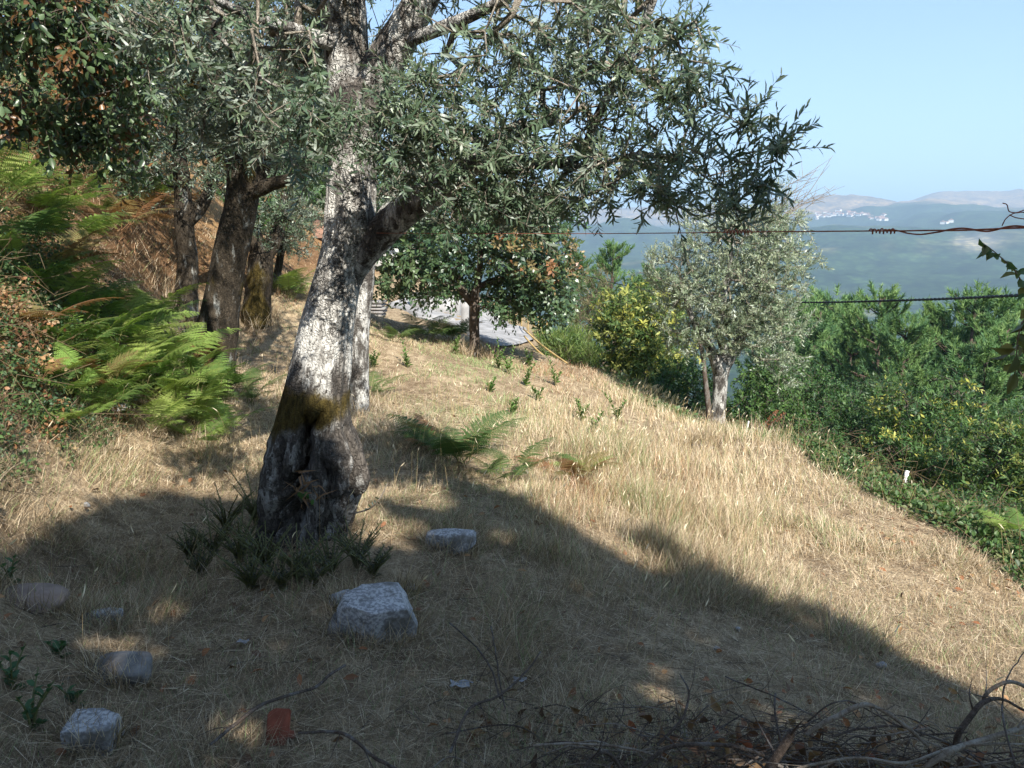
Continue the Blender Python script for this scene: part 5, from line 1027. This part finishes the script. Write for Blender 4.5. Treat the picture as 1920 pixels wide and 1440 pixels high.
def grass():
    rng = np.random.default_rng(111)
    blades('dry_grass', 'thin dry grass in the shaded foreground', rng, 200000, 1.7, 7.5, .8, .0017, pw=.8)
    x, y, z, h, d, tall = blades('field_grass', 'straw coloured grass covering the sunlit field', rng, 230000, 4.5, 16, 1.0, .0024, pw=.4)
    blades('far_grass', 'pale dry grass at the far end of the field', rng, 70000, 14, 34, 1.1, .006, TRI)
    # flat lying old straw
    n = 150000; x, y = field_xy(rng, n, 1.7, 11, .7); z = G(x, y); ok, px, py = field_mask(x, y, z, rng); x, y, z = x[ok], y[ok], z[ok]; n = len(x)
    la = rng.random(n) * 6.283; e = .05; gx = (G(x + e, y) - z) / e; gy = (G(x, y + e) - z) / e; dx, dy = np.cos(la), np.sin(la)
    dz = gx * dx + gy * dy + rng.normal(size=n) * .16; nn_ = nrm(np.stack([-gx, -gy, np.ones(n)], -1) + rng.normal(size=(n, 3)) * .4)
    V, F, nv = leaf_arr(np.stack([x, y, z + .008 + .035 * rng.random(n)], -1), np.stack([dx, dy, dz], -1), nn_, .05 + .11 * rng.random(n), np.maximum(.0016, np.hypot(x, y) * .0004) * (.7 + .7 * rng.random(n)), TRI, .15)
    pal = np.concatenate([OLDST_SHADE, OLDST_SHADE, STRAW, np.array([(.20, .14, .09), (.14, .10, .07)])]); c = pal[rng.integers(0, len(pal), n)] * (.75 + .45 * rng.random((n, 1)))
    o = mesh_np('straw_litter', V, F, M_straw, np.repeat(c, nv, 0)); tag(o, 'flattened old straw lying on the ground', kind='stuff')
    # seed heads on taller stalks
    n = 5200; x, y = field_xy(rng, n, 3.2, 13, .8); z = G(x, y); ok, px, py = field_mask(x, y, z, rng); keep = ok & (rng.random(n) < .06 + .75 * np.exp(-((px - 1250) / 330) ** 2 - ((py - 900) / 110) ** 2) + .35 * np.exp(-((px - 780) / 90) ** 2 - ((py - 870) / 40) ** 2) + .35 * np.exp(-((px - 420) / 110) ** 2 - ((py - 830) / 50) ** 2))
    x, y, z = x[keep], y[keep], z[keep]; n = len(x); h = .22 + .22 * rng.random(n); la = rng.normal(size=n) * 1.2 + .5; d = nrm(np.stack([np.cos(la) * .3, np.sin(la) * .3, np.ones(n)], -1) + rng.normal(size=(n, 3)) * .12)
    b = np.stack([x, y, z], -1); tp = b + d * h[:, None]; A = Acc(); V, F = prisms(b, tp, np.maximum(.0009, y * .00016), np.maximum(.0006, y * .00012), 3); A.add(V, F, np.array([.55, .42, .22]))
    V, F, nv = leaf_arr(tp, d + np.stack([np.cos(la), np.sin(la), -.3 * np.ones(n)], -1) * .5, rng.normal(size=(n, 3)), .035 + .03 * rng.random(n), np.maximum(.006, y * .0008), LAN); A.add(V, F, np.array([.72, .62, .44]))
    o = A.build('seed_heads', M_straw); tag(o, 'taller dry stalks with pale seed heads', kind='stuff')
    # fallen brown leaves
    n = 5200; x, y = field_xy(rng, n, 1.8, 10, .9); z = G(x, y); ok, px, py = field_mask(x, y, z, rng)
    keep = ok & (rng.random(n) < .10 + .9 * np.exp(-((px - 1750) / 160) ** 2 - ((py - 1010) / 25) ** 2) + .5 * sstep(1250, 1400, py) * sstep(900, 1200, px) + .4 * np.exp(-((px - 1850) / 100) ** 2 - ((py - 1090) / 40) ** 2)); x, y, z = x[keep], y[keep], z[keep]; n = len(x)
    V, F, nv = leaf_arr(np.stack([x, y, z + .02 + .02 * rng.random(n)], -1), rng.normal(size=(n, 3)) * [1, 1, .3], rng.normal(size=(n, 3)) * .5 + [0, 0, 1], .03 + .035 * rng.random(n), .018 + .015 * rng.random(n), OVA)
    pal = np.array([(.30, .13, .06), (.22, .10, .05), (.38, .22, .11), (.14, .08, .05)]); o = mesh_np('fallen_leaves', V, F, M_straw, np.repeat(pal[rng.integers(0, 4, n)], nv, 0)); tag(o, 'curled brown leaves fallen on the ground', kind='stuff')
grass()

# ------------------------------------------------------------------ young shoots and weeds in the field
def sapling(px, py, H, label, seed, cols=None, lw=.4, ll=.09, stems=3, name='sapling', cat='plant', n=9, group='leafy shoots in the dry field', wild=.45):
    rng = np.random.default_rng(seed); p = PG(px, py); cols = np.array(cols or [(.10, .19, .045), (.13, .22, .06), (.08, .15, .04)]); t = thing(name, tuple(p), label, cat, group); S = Acc(); A = Acc()
    for k in range(stems):
        a = rng.random() * 6.283; h = H * (.45 + .75 * rng.random()); e = np.array([math.cos(a) * wild * h, math.sin(a) * wild * h, h * (1 - .35 * wild * rng.random())]); pts = cr([np.array([0, 0, -.02]), e * [.3, .3, .5], e], 4); V, F = tube(pts, np.linspace(.006, .002, len(pts)) * (1 + H), 4); S.add(V, F, np.array([.14, .15, .06]))
        m = n * 2; u = .15 + .85 * np.arange(m) / m; pos = np.stack([np.interp(u, np.linspace(0, 1, len(pts)), pts[:, i]) for i in range(3)], -1); an = np.arange(m) * 2.4; d = np.stack([np.cos(an), np.sin(an), .5 + .8 * u], -1)
        V, F, nv = leaf_arr(pos, d, np.stack([-np.cos(an) * .4, -np.sin(an) * .4, np.ones(m)], -1) + rng.normal(size=(m, 3)) * .3, ll * (1.1 - .5 * u) * (.8 + .4 * rng.random(m)), ll * lw * (1.1 - .5 * u), OVA); A.add(V, F, np.repeat(cols[rng.integers(0, len(cols), m)], nv, 0))
    S.build('stem', M_leaf, t); tag(A.build('leaves', M_leaf, t), kind='stuff'); return t
for i, a in enumerate([(855,664,.42,'bright young shoot at the left foot of the broad leaved tree trunk'),(765,690,.35,'small green shoot in the straw left of the tree shadow'),(935,692,.5,'yellow green leafy plant right of the broad leaved tree trunk'),(955,700,.4,'darker leafy plant touching the yellow green one'),
    (990,688,.45,'leafy plant on the red earth below the yellow poles'),(985,725,.4,'small shoot in front of the red earth patch'),(1042,722,.5,'thin shoot in the middle of the red earth patch'),(962,780,.35,'upright grey green weed in the centre of the field'),(1008,752,.3,'fan shaped yellow green weed in the field centre'),
    (1090,790,.4,'tall thin weed right of the field centre'),(1157,790,.45,'leafy bright green shoot beside the bleached bush'),(920,735,.22,'tiny shoot on the greenish grass'),(700,690,.25,'small shoot beside the lichen spotted olive stem'),(1110,560+260,.3,'grey green weed left of the rounded olive')]):
    sapling(a[0], a[1], a[2], a[3], 400 + i)
def trunk_tufts():
    rng = np.random.default_rng(140); P_ = []
    for o in list(D.objects):
        if o.parent is None and (o.name.startswith('olive_tree') or o.name.startswith('orchard_tree')):
            big = o.location.y < 5; m = 260 if big else 420; a = rng.random(m) * 6.283; rr = (.33 if big else .20) + .22 * rng.random(m); P_.append(np.stack([o.location.x + np.cos(a) * rr, o.location.y + np.sin(a) * rr], -1))
    for o in list(D.objects):
        if o.parent is None and o.name.startswith('stone') and o.dimensions.x > .09:
            m = 360; a = rng.random(m) * 6.283; rr = .42 + .12 * rng.random(m); P_.append(np.stack([o.location.x + np.cos(a) * rr * o.dimensions.x, o.location.y + np.sin(a) * rr * o.dimensions.y - .01], -1))
    q = np.concatenate(P_); n = len(q); z = G(q[:, 0], q[:, 1]); d = rng.normal(size=(n, 3)) * [.35, .35, .1] + [0, 0, 1]; far = sstep(5, 12, q[:, 1])
    V, F, nv = leaf_arr(np.stack([q[:, 0], q[:, 1], z - .01], -1), d, rng.normal(size=(n, 3)), (.06 + .10 * rng.random(n)) * (1 + 1.6 * far), .003 + .004 * far, BLD, .6)
    c = np.concatenate([STRAW, OLDST_SHADE])[rng.integers(0, 9, n)] * .85; tag(mesh_np('grass_tufts', V, F, M_straw, np.repeat(c, nv, 0)), 'dry grass grown up round trunk feet and stones', kind='stuff')
def base_shoots():   # suckers round the foot of the big olive
    cols = [(.07, .085, .06), (.09, .10, .07), (.10, .085, .06)]
    for i, (px, py, H, lab) in enumerate([(400,1045,.30,'olive sucker clump at the far left of the big trunk foot'),(450,1060,.32,'dense olive suckers left of the hollow trunk'),(500,1075,.30,'olive suckers against the left root of the big trunk'),(560,1090,.24,'low olive suckers in front of the hollow trunk'),
        (620,1085,.24,'low olive suckers in front of the right root'),(670,1065,.22,'olive suckers at the right root of the big trunk'),(480,985,.34,'tall dark suckers behind the left root'),(355,1050,.2,'short olive sucker farthest left of the big trunk'),(530,1110,.2,'short dry suckers nearest the viewer at the trunk foot'),(425,1000,.34,'tallest dark sucker clump left of the big trunk'),(590,1105,.22,'sucker clump between the trunk foot and the large granite block'),(700,1085,.18,'sparse suckers right of the big trunk foot'),(375,1085,.22,'dark sucker clump lowest on the left of the trunk foot'),(470,1110,.24,'sucker clump front left of the trunk foot')]):
        sapling(px, py, H, lab, 430 + i, cols, .24, .036, 24, 'olive_sucker', 'shoots', 5, 'suckers round the foot of the big olive', .65)
base_shoots()
bpy.context.view_layer.update()
trunk_tufts()
def small_side_twig():
    rng = np.random.default_rng(5); pts = cr([P(*a) for a in [(655,964,4.3),(690,955,4.15),(712,935,4.1),(727,905,4.1)]], 5); t = thing('side_shoot', tuple(pts[0]), 'curved shoot with a few leaves growing from the right side of the trunk base', 'shoot'); o = pts[0]
    V, F = tube(pts - o, np.linspace(.006, .002, len(pts)), 6); mesh_np('stem', V, F, M_twig, None, t, True, None, {'moss': np.zeros(len(V))})
    for k in range(10):
        p = pts[5 + k % 6]; V, F, _ = leaf_arr((p - o)[None], rng.normal(size=(1, 3)) + [[0, 0, .4]], rng.normal(size=(1, 3)), [.03], [.011], LAN); mesh_np('leaf', V, F, M_olive, np.array([.05, .07, .04]), t)
small_side_twig()
def pale_bush():
    rng = np.random.default_rng(8); t0 = [(1215,780,16),(1255,800,15.5),(1190,770,16.5)]
    for i, (px, py, Y) in enumerate(t0):
        p = P(px, py, Y); z = g1(p[0], Y); t = thing('dead_fern_bush', (p[0], Y, z), ['bleached tan dead bush left of the pale olive trunk, middle of three', 'bleached dead bush nearest the pale olive trunk', 'bleached dead bush farthest left of the pale olive trunk'][i], 'bush', 'bleached dead bushes under the rounded olive')
        n = 420; d = nrm(rng.normal(size=(n, 3)) + [0, 0, .6]); pos = d * rng.random((n, 1)) * np.array([.42, .35, .38]) + [0, 0, .12]; V, F, nv = leaf_arr(pos, d + rng.normal(size=(n, 3)) * .5, rng.normal(size=(n, 3)), .10 + .08 * rng.random(n), np.full(n, .03), LAN)
        pal = np.array([(.60, .46, .25), (.50, .37, .19), (.66, .54, .33)]); tag(mesh_np('dry_leaves', V, F, M_straw, np.repeat(pal[rng.integers(0, 3, n)], nv, 0), t), kind='stuff')
        a = np.zeros((14, 3)); b = nrm(rng.normal(size=(14, 3)) + [0, 0, 1.5]) * .45; V, F = prisms(a, b, np.full(14, .006), np.full(14, .003), 4); mesh_np('stems', V, F, M_dead, None, t, False, None, {'moss': np.zeros(len(V))})
pale_bush()
def dock():
    p = P(1425, 835, 11.3); z = g1(p[0], 11.3); t = thing('dock_stalk', (p[0], 11.3, z), 'rust red seed stalk leaning up from the crest right of the pale olive trunk', 'plant'); o = np.array([p[0], 11.3, z]); rng = np.random.default_rng(3)
    tips = [P(1470, 778, 11.2) - o, P(1455, 772, 11.4) - o]
    for q in tips:
        pts = cr([np.zeros(3), q * [.3, .5, .55], q], 8); V, F = tube(pts, np.linspace(.012, .006, len(pts)), 5); mesh_np('stalk', V, F, M_dead, None, t, True, None, {'moss': np.zeros(len(V))})
        m = 60; s = pts[rng.integers(7, len(pts), m)]; V, F, nv = leaf_arr(s, rng.normal(size=(m, 3)) + [0, 0, .6], rng.normal(size=(m, 3)), np.full(m, .05), np.full(m, .025), DIA); tag(mesh_np('seeds', V, F, M_straw, np.array([.20, .09, .045]), t), kind='stuff')
dock()

# ------------------------------------------------------------------ brush in the foreground
def branch(rows, label, group=None, mat=None, seed=1, side=True):
    pts = cr([P(a, b, y) for a, b, y, r in rows], 8); rad = np.interp(np.arange(len(pts)) / 8, np.arange(len(rows)), [r / FPX * y for a, b, y, r in rows]); rng = np.random.default_rng(seed)
    o = pts[0]; pts = pts + .004 * np.stack([fbm(pts[:, 0] * 14, pts[:, 1] * 14, pts[:, 2] * 14, 2, seed + i) for i in range(3)], -1)
    V, F = tube(pts - o, rad, 8, .18, seed); 
    if side:
        for k in range(3):
            i = rng.integers(2, len(pts) - 2); d = nrm(rng.normal(size=3) + nrm(pts[i + 1] - pts[i])); q = cr([pts[i], pts[i] + d * .05, pts[i] + d * .11 + rng.normal(size=3) * .02], 3); v, f = tube(q - o, np.linspace(rad[i] * .45, .0007, len(q)), 5); F = np.concatenate([F, f + len(V)]); V = np.concatenate([V, v])
    ob = mesh_np('dead_branch', V, F, mat or M_dead, None, None, True, None, {'moss': np.zeros(len(V))}); ob.location = o; tag(ob, label, 'branch', group or 'cut dead branches across the foreground'); return ob
BRS = [
 ([(1510,1379,2.2,4),(1548,1353,2.2,5),(1591,1332,2.2,5),(1625,1321,2.2,5),(1655,1332,2.2,4),(1698,1362,2.2,4),(1740,1400,2.2,3)],'smooth grey branch arching up out of the pile right of centre',M_twig),
 ([(1735,1440,2.1,5),(1783,1409,2.1,6),(1847,1387,2.15,6),(1925,1362,2.2,5)],'thick pale branch slanting up to the lower right corner',M_twig),
 ([(1843,1319,2.3,4),(1847,1302,2.3,4),(1868,1285,2.3,4),(1894,1279,2.3,4),(1925,1290,2.3,4)],'pale hooked branch tip at the right edge',M_twig),
 ([(1790,1400,2.2,6),(1800,1370,2.2,6),(1843,1319,2.25,5),(1880,1312,2.3,3),(1925,1335,2.3,3)],'mottled branch rising to the hooked tip at the right edge',M_dead),
 ([(1560,1381,2.15,2.5),(1612,1366,2.2,2.5),(1676,1362,2.2,2.5),(1740,1379,2.2,2.5),(1805,1404,2.2,2.5),(1850,1442,2.1,2.5)],'long thin dark stem bowing across the lower right',M_dead),
 ([(1515,1355,2.3,1.5),(1548,1325,2.3,1.5),(1578,1315,2.3,1.5),(1604,1320,2.3,1.5),(1680,1360,2.3,1.5)],'wiry stem arching behind the smooth grey branch',M_dead),
 ([(1440,1445,2.05,9),(1465,1405,2.08,9),(1486,1372,2.1,8)],'short thick broken stub standing at the bottom right of centre',M_dead),
 ([(1232,1396,2.2,3),(1271,1358,2.25,3),(1288,1328,2.3,2.5),(1290,1293,2.35,2),(1275,1264,2.4,1.5)],'dark upright twig curving left in the bottom centre',M_dead),
 ([(1454,1300,2.5,2),(1454,1345,2.4,2),(1466,1392,2.2,2.5)],'dark vertical twig with a withered bud',M_dead),
 ([(1360,1268,2.6,1.5),(1420,1293,2.5,1.5),(1470,1315,2.45,1.5),(1530,1345,2.4,1.5)],'thin reddish twig lying in the shaded straw on the right',M_dead),
 ([(560,1375,2.3,3),(624,1373,2.3,3),(656,1383,2.25,3.5),(688,1408,2.2,3.5),(713,1427,2.15,4),(745,1445,2.1,4)],'dark branch bending down to the bottom edge right of the terracotta',M_dead),
 ([(844,1168,3.4,1.5),(880,1200,3.2,1.5),(905,1229,3.0,2),(924,1261,2.8,2),(938,1310,2.6,2)],'thin dark stem leaning over the straw right of the granite block',M_dead),
 ([(921,1175,3.3,1.2),(930,1230,3.0,1.5),(937,1280,2.75,1.5),(947,1328,2.5,1.5)],'straight thin stem beside the leaning dark stem',M_dead),
 ([(1014,1222,3.1,1.5),(985,1261,2.9,2),(937,1303,2.6,2.5),(880,1331,2.45,3),(845,1410,2.2,3.5)],'forked grey branch pointing away from the viewer in the centre',M_dead),
 ([(648,1247,2.9,2.5),(620,1265,2.85,3),(580,1293,2.75,3),(500,1317,2.6,3.5),(450,1350,2.45,3.5),(395,1395,2.3,3)],'long crooked stick lying on the ground above the terracotta',M_dead),
 ([(1200,1440,2.05,4),(1260,1400,2.1,4),(1330,1395,2.1,4),(1400,1405,2.1,4),(1480,1445,2.1,4)],'brown branch bowed low along the bottom edge',M_dead),
 ([(1095,1440,2.05,4),(1110,1420,2.08,4),(1135,1410,2.1,4),(1158,1430,2.1,4),(1165,1445,2.1,4)],'looped black stem at the bottom centre',M_dead),
 ([(1000,1400,2.2,2.5),(1090,1395,2.2,2.5),(1180,1403,2.15,2.5),(1250,1425,2.1,2.5)],'pale straight stick lying along the bottom centre',M_twig),
 ([(1905,1440,2.0,2),(1880,1340,2.2,2),(1890,1270,2.5,1.5),(1925,1215,2.8,1)],'dark wiry stem at the right edge pointing up',M_dead),
 ([(1480,1445,2.05,3),(1600,1420,2.1,3),(1700,1430,2.1,3),(1800,1400,2.15,2.5),(1925,1395,2.2,2)],'grey stick lying nearly level at the bottom right',M_twig),
]
for i, (r_, l_, m_) in enumerate(BRS): branch(r_, l_, None, m_, 500 + i)
def brush_pile():
    rng = np.random.default_rng(120); c = P(1450, 1440, 2.1); zc = g1(c[0], c[1]); t = thing('brush_pile', (c[0], c[1], zc), 'tangle of thin dead branches with curled leaves along the bottom right', 'brush pile'); o = np.array([c[0], c[1], zc])
    for k in range(270):
        px = 820 + 1150 * rng.random() ** .8; Y = 2.05 + .6 * rng.random() ** 1.3; b = P(px, 1400, Y); z = g1(b[0], Y) + .01 + .24 * rng.random() ** 1.3 * sstep(900, 1300, px); a = rng.normal() * .5 + (0 if rng.random() < .5 else math.pi); L = .12 + .35 * rng.random()
        d = np.array([math.cos(a), math.sin(a) * .6, .15 * rng.normal()]); p0 = np.array([b[0], Y, z]) - d * L / 2; p2 = p0 + d * L; pm = (p0 + p2) / 2 + rng.normal(size=3) * .03 + [0, 0, .05 * rng.random()]
        pts = cr([p0, pm, p2], 6); r0 = .0012 + .0035 * rng.random() ** 2.5; V, F = tube(pts - o, np.linspace(r0, r0 * .5, len(pts)), 5, 0); ob = mesh_np('branch', V, F, M_dead if rng.random() < .7 else M_twig, None, t, True, None, {'moss': np.zeros(len(V))})
    for k in range(90):
        px = 1150 + 770 * rng.random(); Y = 2.1 + .5 * rng.random(); b = P(px, 1400, Y); z = g1(b[0], Y) + .02 + .13 * rng.random(); L = .035 + .035 * rng.random()
        V, F, _ = leaf_arr((np.array([b[0], Y, z]) - o)[None], rng.normal(size=(1, 3)), rng.normal(size=(1, 3)), [L], [L * .5], OVA, 2.2); mesh_np('dead_leaf', V, F, M_straw, np.array([(.20, .085, .04), (.26, .15, .08), (.12, .06, .035), (.32, .10, .05)][k % 4]), t)
brush_pile()
def tangle():
    rng = np.random.default_rng(125); A = Acc()
    for k in range(1300):
        px = 760 + 1250 * rng.random() ** .7; Y = 2.08 + .75 * rng.random() ** 1.3; b = P(px, 1400, Y); z = g1(b[0], Y) + .01 + .15 * rng.random() ** 1.4 * sstep(900, 1300, px); a = rng.random() * 6.283; L = .08 + .28 * rng.random() ** 1.5
        d = np.array([math.cos(a), math.sin(a) * .6, .25 * rng.normal()]); p0 = np.array([b[0], Y, z]) - d * L / 2; p2 = p0 + d * L; pts = cr([p0, (p0 + p2) / 2 + rng.normal(size=3) * .025, p2], 4); r0 = .0008 + .002 * rng.random() ** 2
        V, F = tube(pts, np.linspace(r0, r0 * .5, len(pts)), 4, 0); A.add(V, F)
    o = mesh_np('twig_tangle', np.concatenate(A.V), np.concatenate(A.F), M_dead, None, None, True, None, {'moss': np.zeros(A.n)}); tag(o, 'thick tangle of thin dark twigs along the bottom edge', kind='stuff')
    n = 520; px = 860 + 1100 * rng.random(n) ** .8; Y = 2.08 + .7 * rng.random(n) ** 1.3; x = (px - 960) / FPX * Y * 1.15; z = G(x, Y) + .015 + .12 * rng.random(n) * sstep(900, 1300, px); L = .025 + .04 * rng.random(n)
    V, F, nv = leaf_arr(np.stack([x, Y, z], -1), rng.normal(size=(n, 3)), rng.normal(size=(n, 3)), L, L * .5, OVA, 2.4); pal = np.array([(.17, .08, .04), (.22, .13, .07), (.10, .06, .04), (.28, .18, .10)]); tag(mesh_np('withered_leaves', V, F, M_straw, np.repeat(pal[rng.integers(0, 4, n)], nv, 0)), 'withered brown leaves caught in the brush', kind='stuff')
tangle()
def twig_litter():
    rng = np.random.default_rng(130); n = 1300; x, y = field_xy(rng, n, 1.8, 5.5, .8); z = G(x, y); a = rng.random(n) * 6.283; L = .04 + .16 * rng.random(n) ** 2; A_ = np.stack([x, y, z + .015], -1); B_ = A_ + np.stack([np.cos(a) * L, np.sin(a) * L, .02 * rng.normal(size=n)], -1); r = .0008 + .0018 * rng.random(n) ** 2
    V, F = prisms(A_, B_, r, r * .6, 4); o = mesh_np('twig_litter', V, F, M_dead, None, None, False, None, {'moss': np.zeros(len(V))}); tag(o, 'short broken twigs scattered in the straw', kind='stuff')
twig_litter()
def lower_left_leaves():
    for i, (px, py, s, lab) in enumerate([(60,1370,.16,'dim green leafy weed above the squared granite block'),(25,1300,.14,'dim green weed at the left edge near the bottom'),(140,1330,.10,'small leafy weed between the stones at the lower left'),(110,1235,.10,'pale green weed below the flat pale stone'),(20,1100,.12,'weed with grey green leaves at the left edge above the pinkish stone')]):
        sapling(px, py, s, lab, 460 + i, [(.05, .11, .05), (.06, .13, .055)], .55, .05, 4, n=3, group='weeds at the lower left')
lower_left_leaves()

# ------------------------------------------------------------------ shoots reaching in at the right edge, thin bare twigs over the rounded olive
def vine(rows, leaves, label, seed, ls, cols):
    rng = np.random.default_rng(seed); pts = cr([P(*a) for a in rows], 6); t = thing('hanging_shoot', tuple(pts[0]), label, 'shoot'); o = pts[0]; V, F = tube(pts - o, np.linspace(.0025, .0010, len(pts)), 5); mesh_np('stem', V, F, M_twig, None, t, True, None, {'moss': np.zeros(len(V))})
    for k in range(leaves):
        i = int((k + rng.random()) / leaves * (len(pts) - 1)); V, F, nv = leaf_arr((pts[i] - o)[None], rng.normal(size=(1, 3)) * [1, .5, .6] + [[0, 0, -.5]], rng.normal(size=(1, 3)) + [[0, -.6, .4]], [ls * (.6 + .6 * rng.random())], [ls * .5], OVA, 1.5)
        mesh_np('leaf', V, F, M_leaf, np.array(cols[k % len(cols)]), t)
vine([(1960,590,1.9),(1925,545,1.95),(1905,510,1.97),(1885,490,2.0),(1862,470,2.0),(1842,455,2.0)], 22, 'thin leafy shoot reaching in from the right edge under the rusty wire', 1, .034, [(.07, .13, .04), (.10, .15, .05), (.16, .17, .06)])
vine([(1960,560,1.9),(1920,600,1.9),(1908,640,1.9),(1905,690,1.95),(1898,715,1.95)], 14, 'drooping shoot with larger leaves at the right edge', 2, .05, [(.13, .14, .05), (.18, .17, .07), (.10, .12, .04)])
vine([(1960,680,1.9),(1925,655,1.92),(1900,655,1.95),(1880,665,1.97)], 12, 'shoot with yellowish leaves curling in at the right edge', 3, .045, [(.22, .20, .08), (.16, .16, .06)])
def bare_twigs():
    rng = np.random.default_rng(6); b = P(1440, 420, 14.2); t = thing('bare_shoots', tuple(b), 'thin bare twigs fanning up above the rounded olive against the sky', 'twigs')
    for k in range(16):
        e = P(1470 + 110 * rng.random() , 285 + 100 * rng.random(), 14.2); m = (b + e) / 2 + rng.normal(size=3) * .08; pts = cr([b * 0 + P(1440 + 30 * rng.random(), 420, 14.2), m, e], 6); V, F = tube(pts - b, np.linspace(.008, .003, len(pts)), 4)
        for q in range(4):
            i = rng.integers(4, len(pts) - 1); v, f = prisms((pts[i] - b)[None], (pts[i] - b + rng.normal(size=3) * [.2, .1, .15] + [.12, 0, .12])[None], [.005], [.002], 3); F = np.concatenate([F, f + len(V)]); V = np.concatenate([V, v])
        mesh_np('twig', V, F, M_twig, None, t, True, None, {'moss': np.zeros(len(V))})
bare_twigs()

# ------------------------------------------------------------------ the air
def haze():
    a = Acc(); box(a, -8200, 8200, -2500, 10500, -420, 720); m = D.materials.new('haze_air'); m.use_nodes = True; nt = m.node_tree; nt.nodes.clear(); out = nt.nodes.new('ShaderNodeOutputMaterial'); v = nt.nodes.new('ShaderNodeVolumePrincipled')
    v.inputs['Color'].default_value = (.52, .75, 1.0, 1); v.inputs['Density'].default_value = HAZE; v.inputs['Anisotropy'].default_value = .1; nt.links.new(v.outputs[0], out.inputs['Volume'])
    o = a.build('haze', m); tag(o, 'pale blue air between the viewer and the mountains', kind='stuff')
HAZE = 2.4e-4
haze()
print('tris', sum(len(o.data.polygons) for o in scene.objects if o.type == 'MESH'), len(scene.objects))
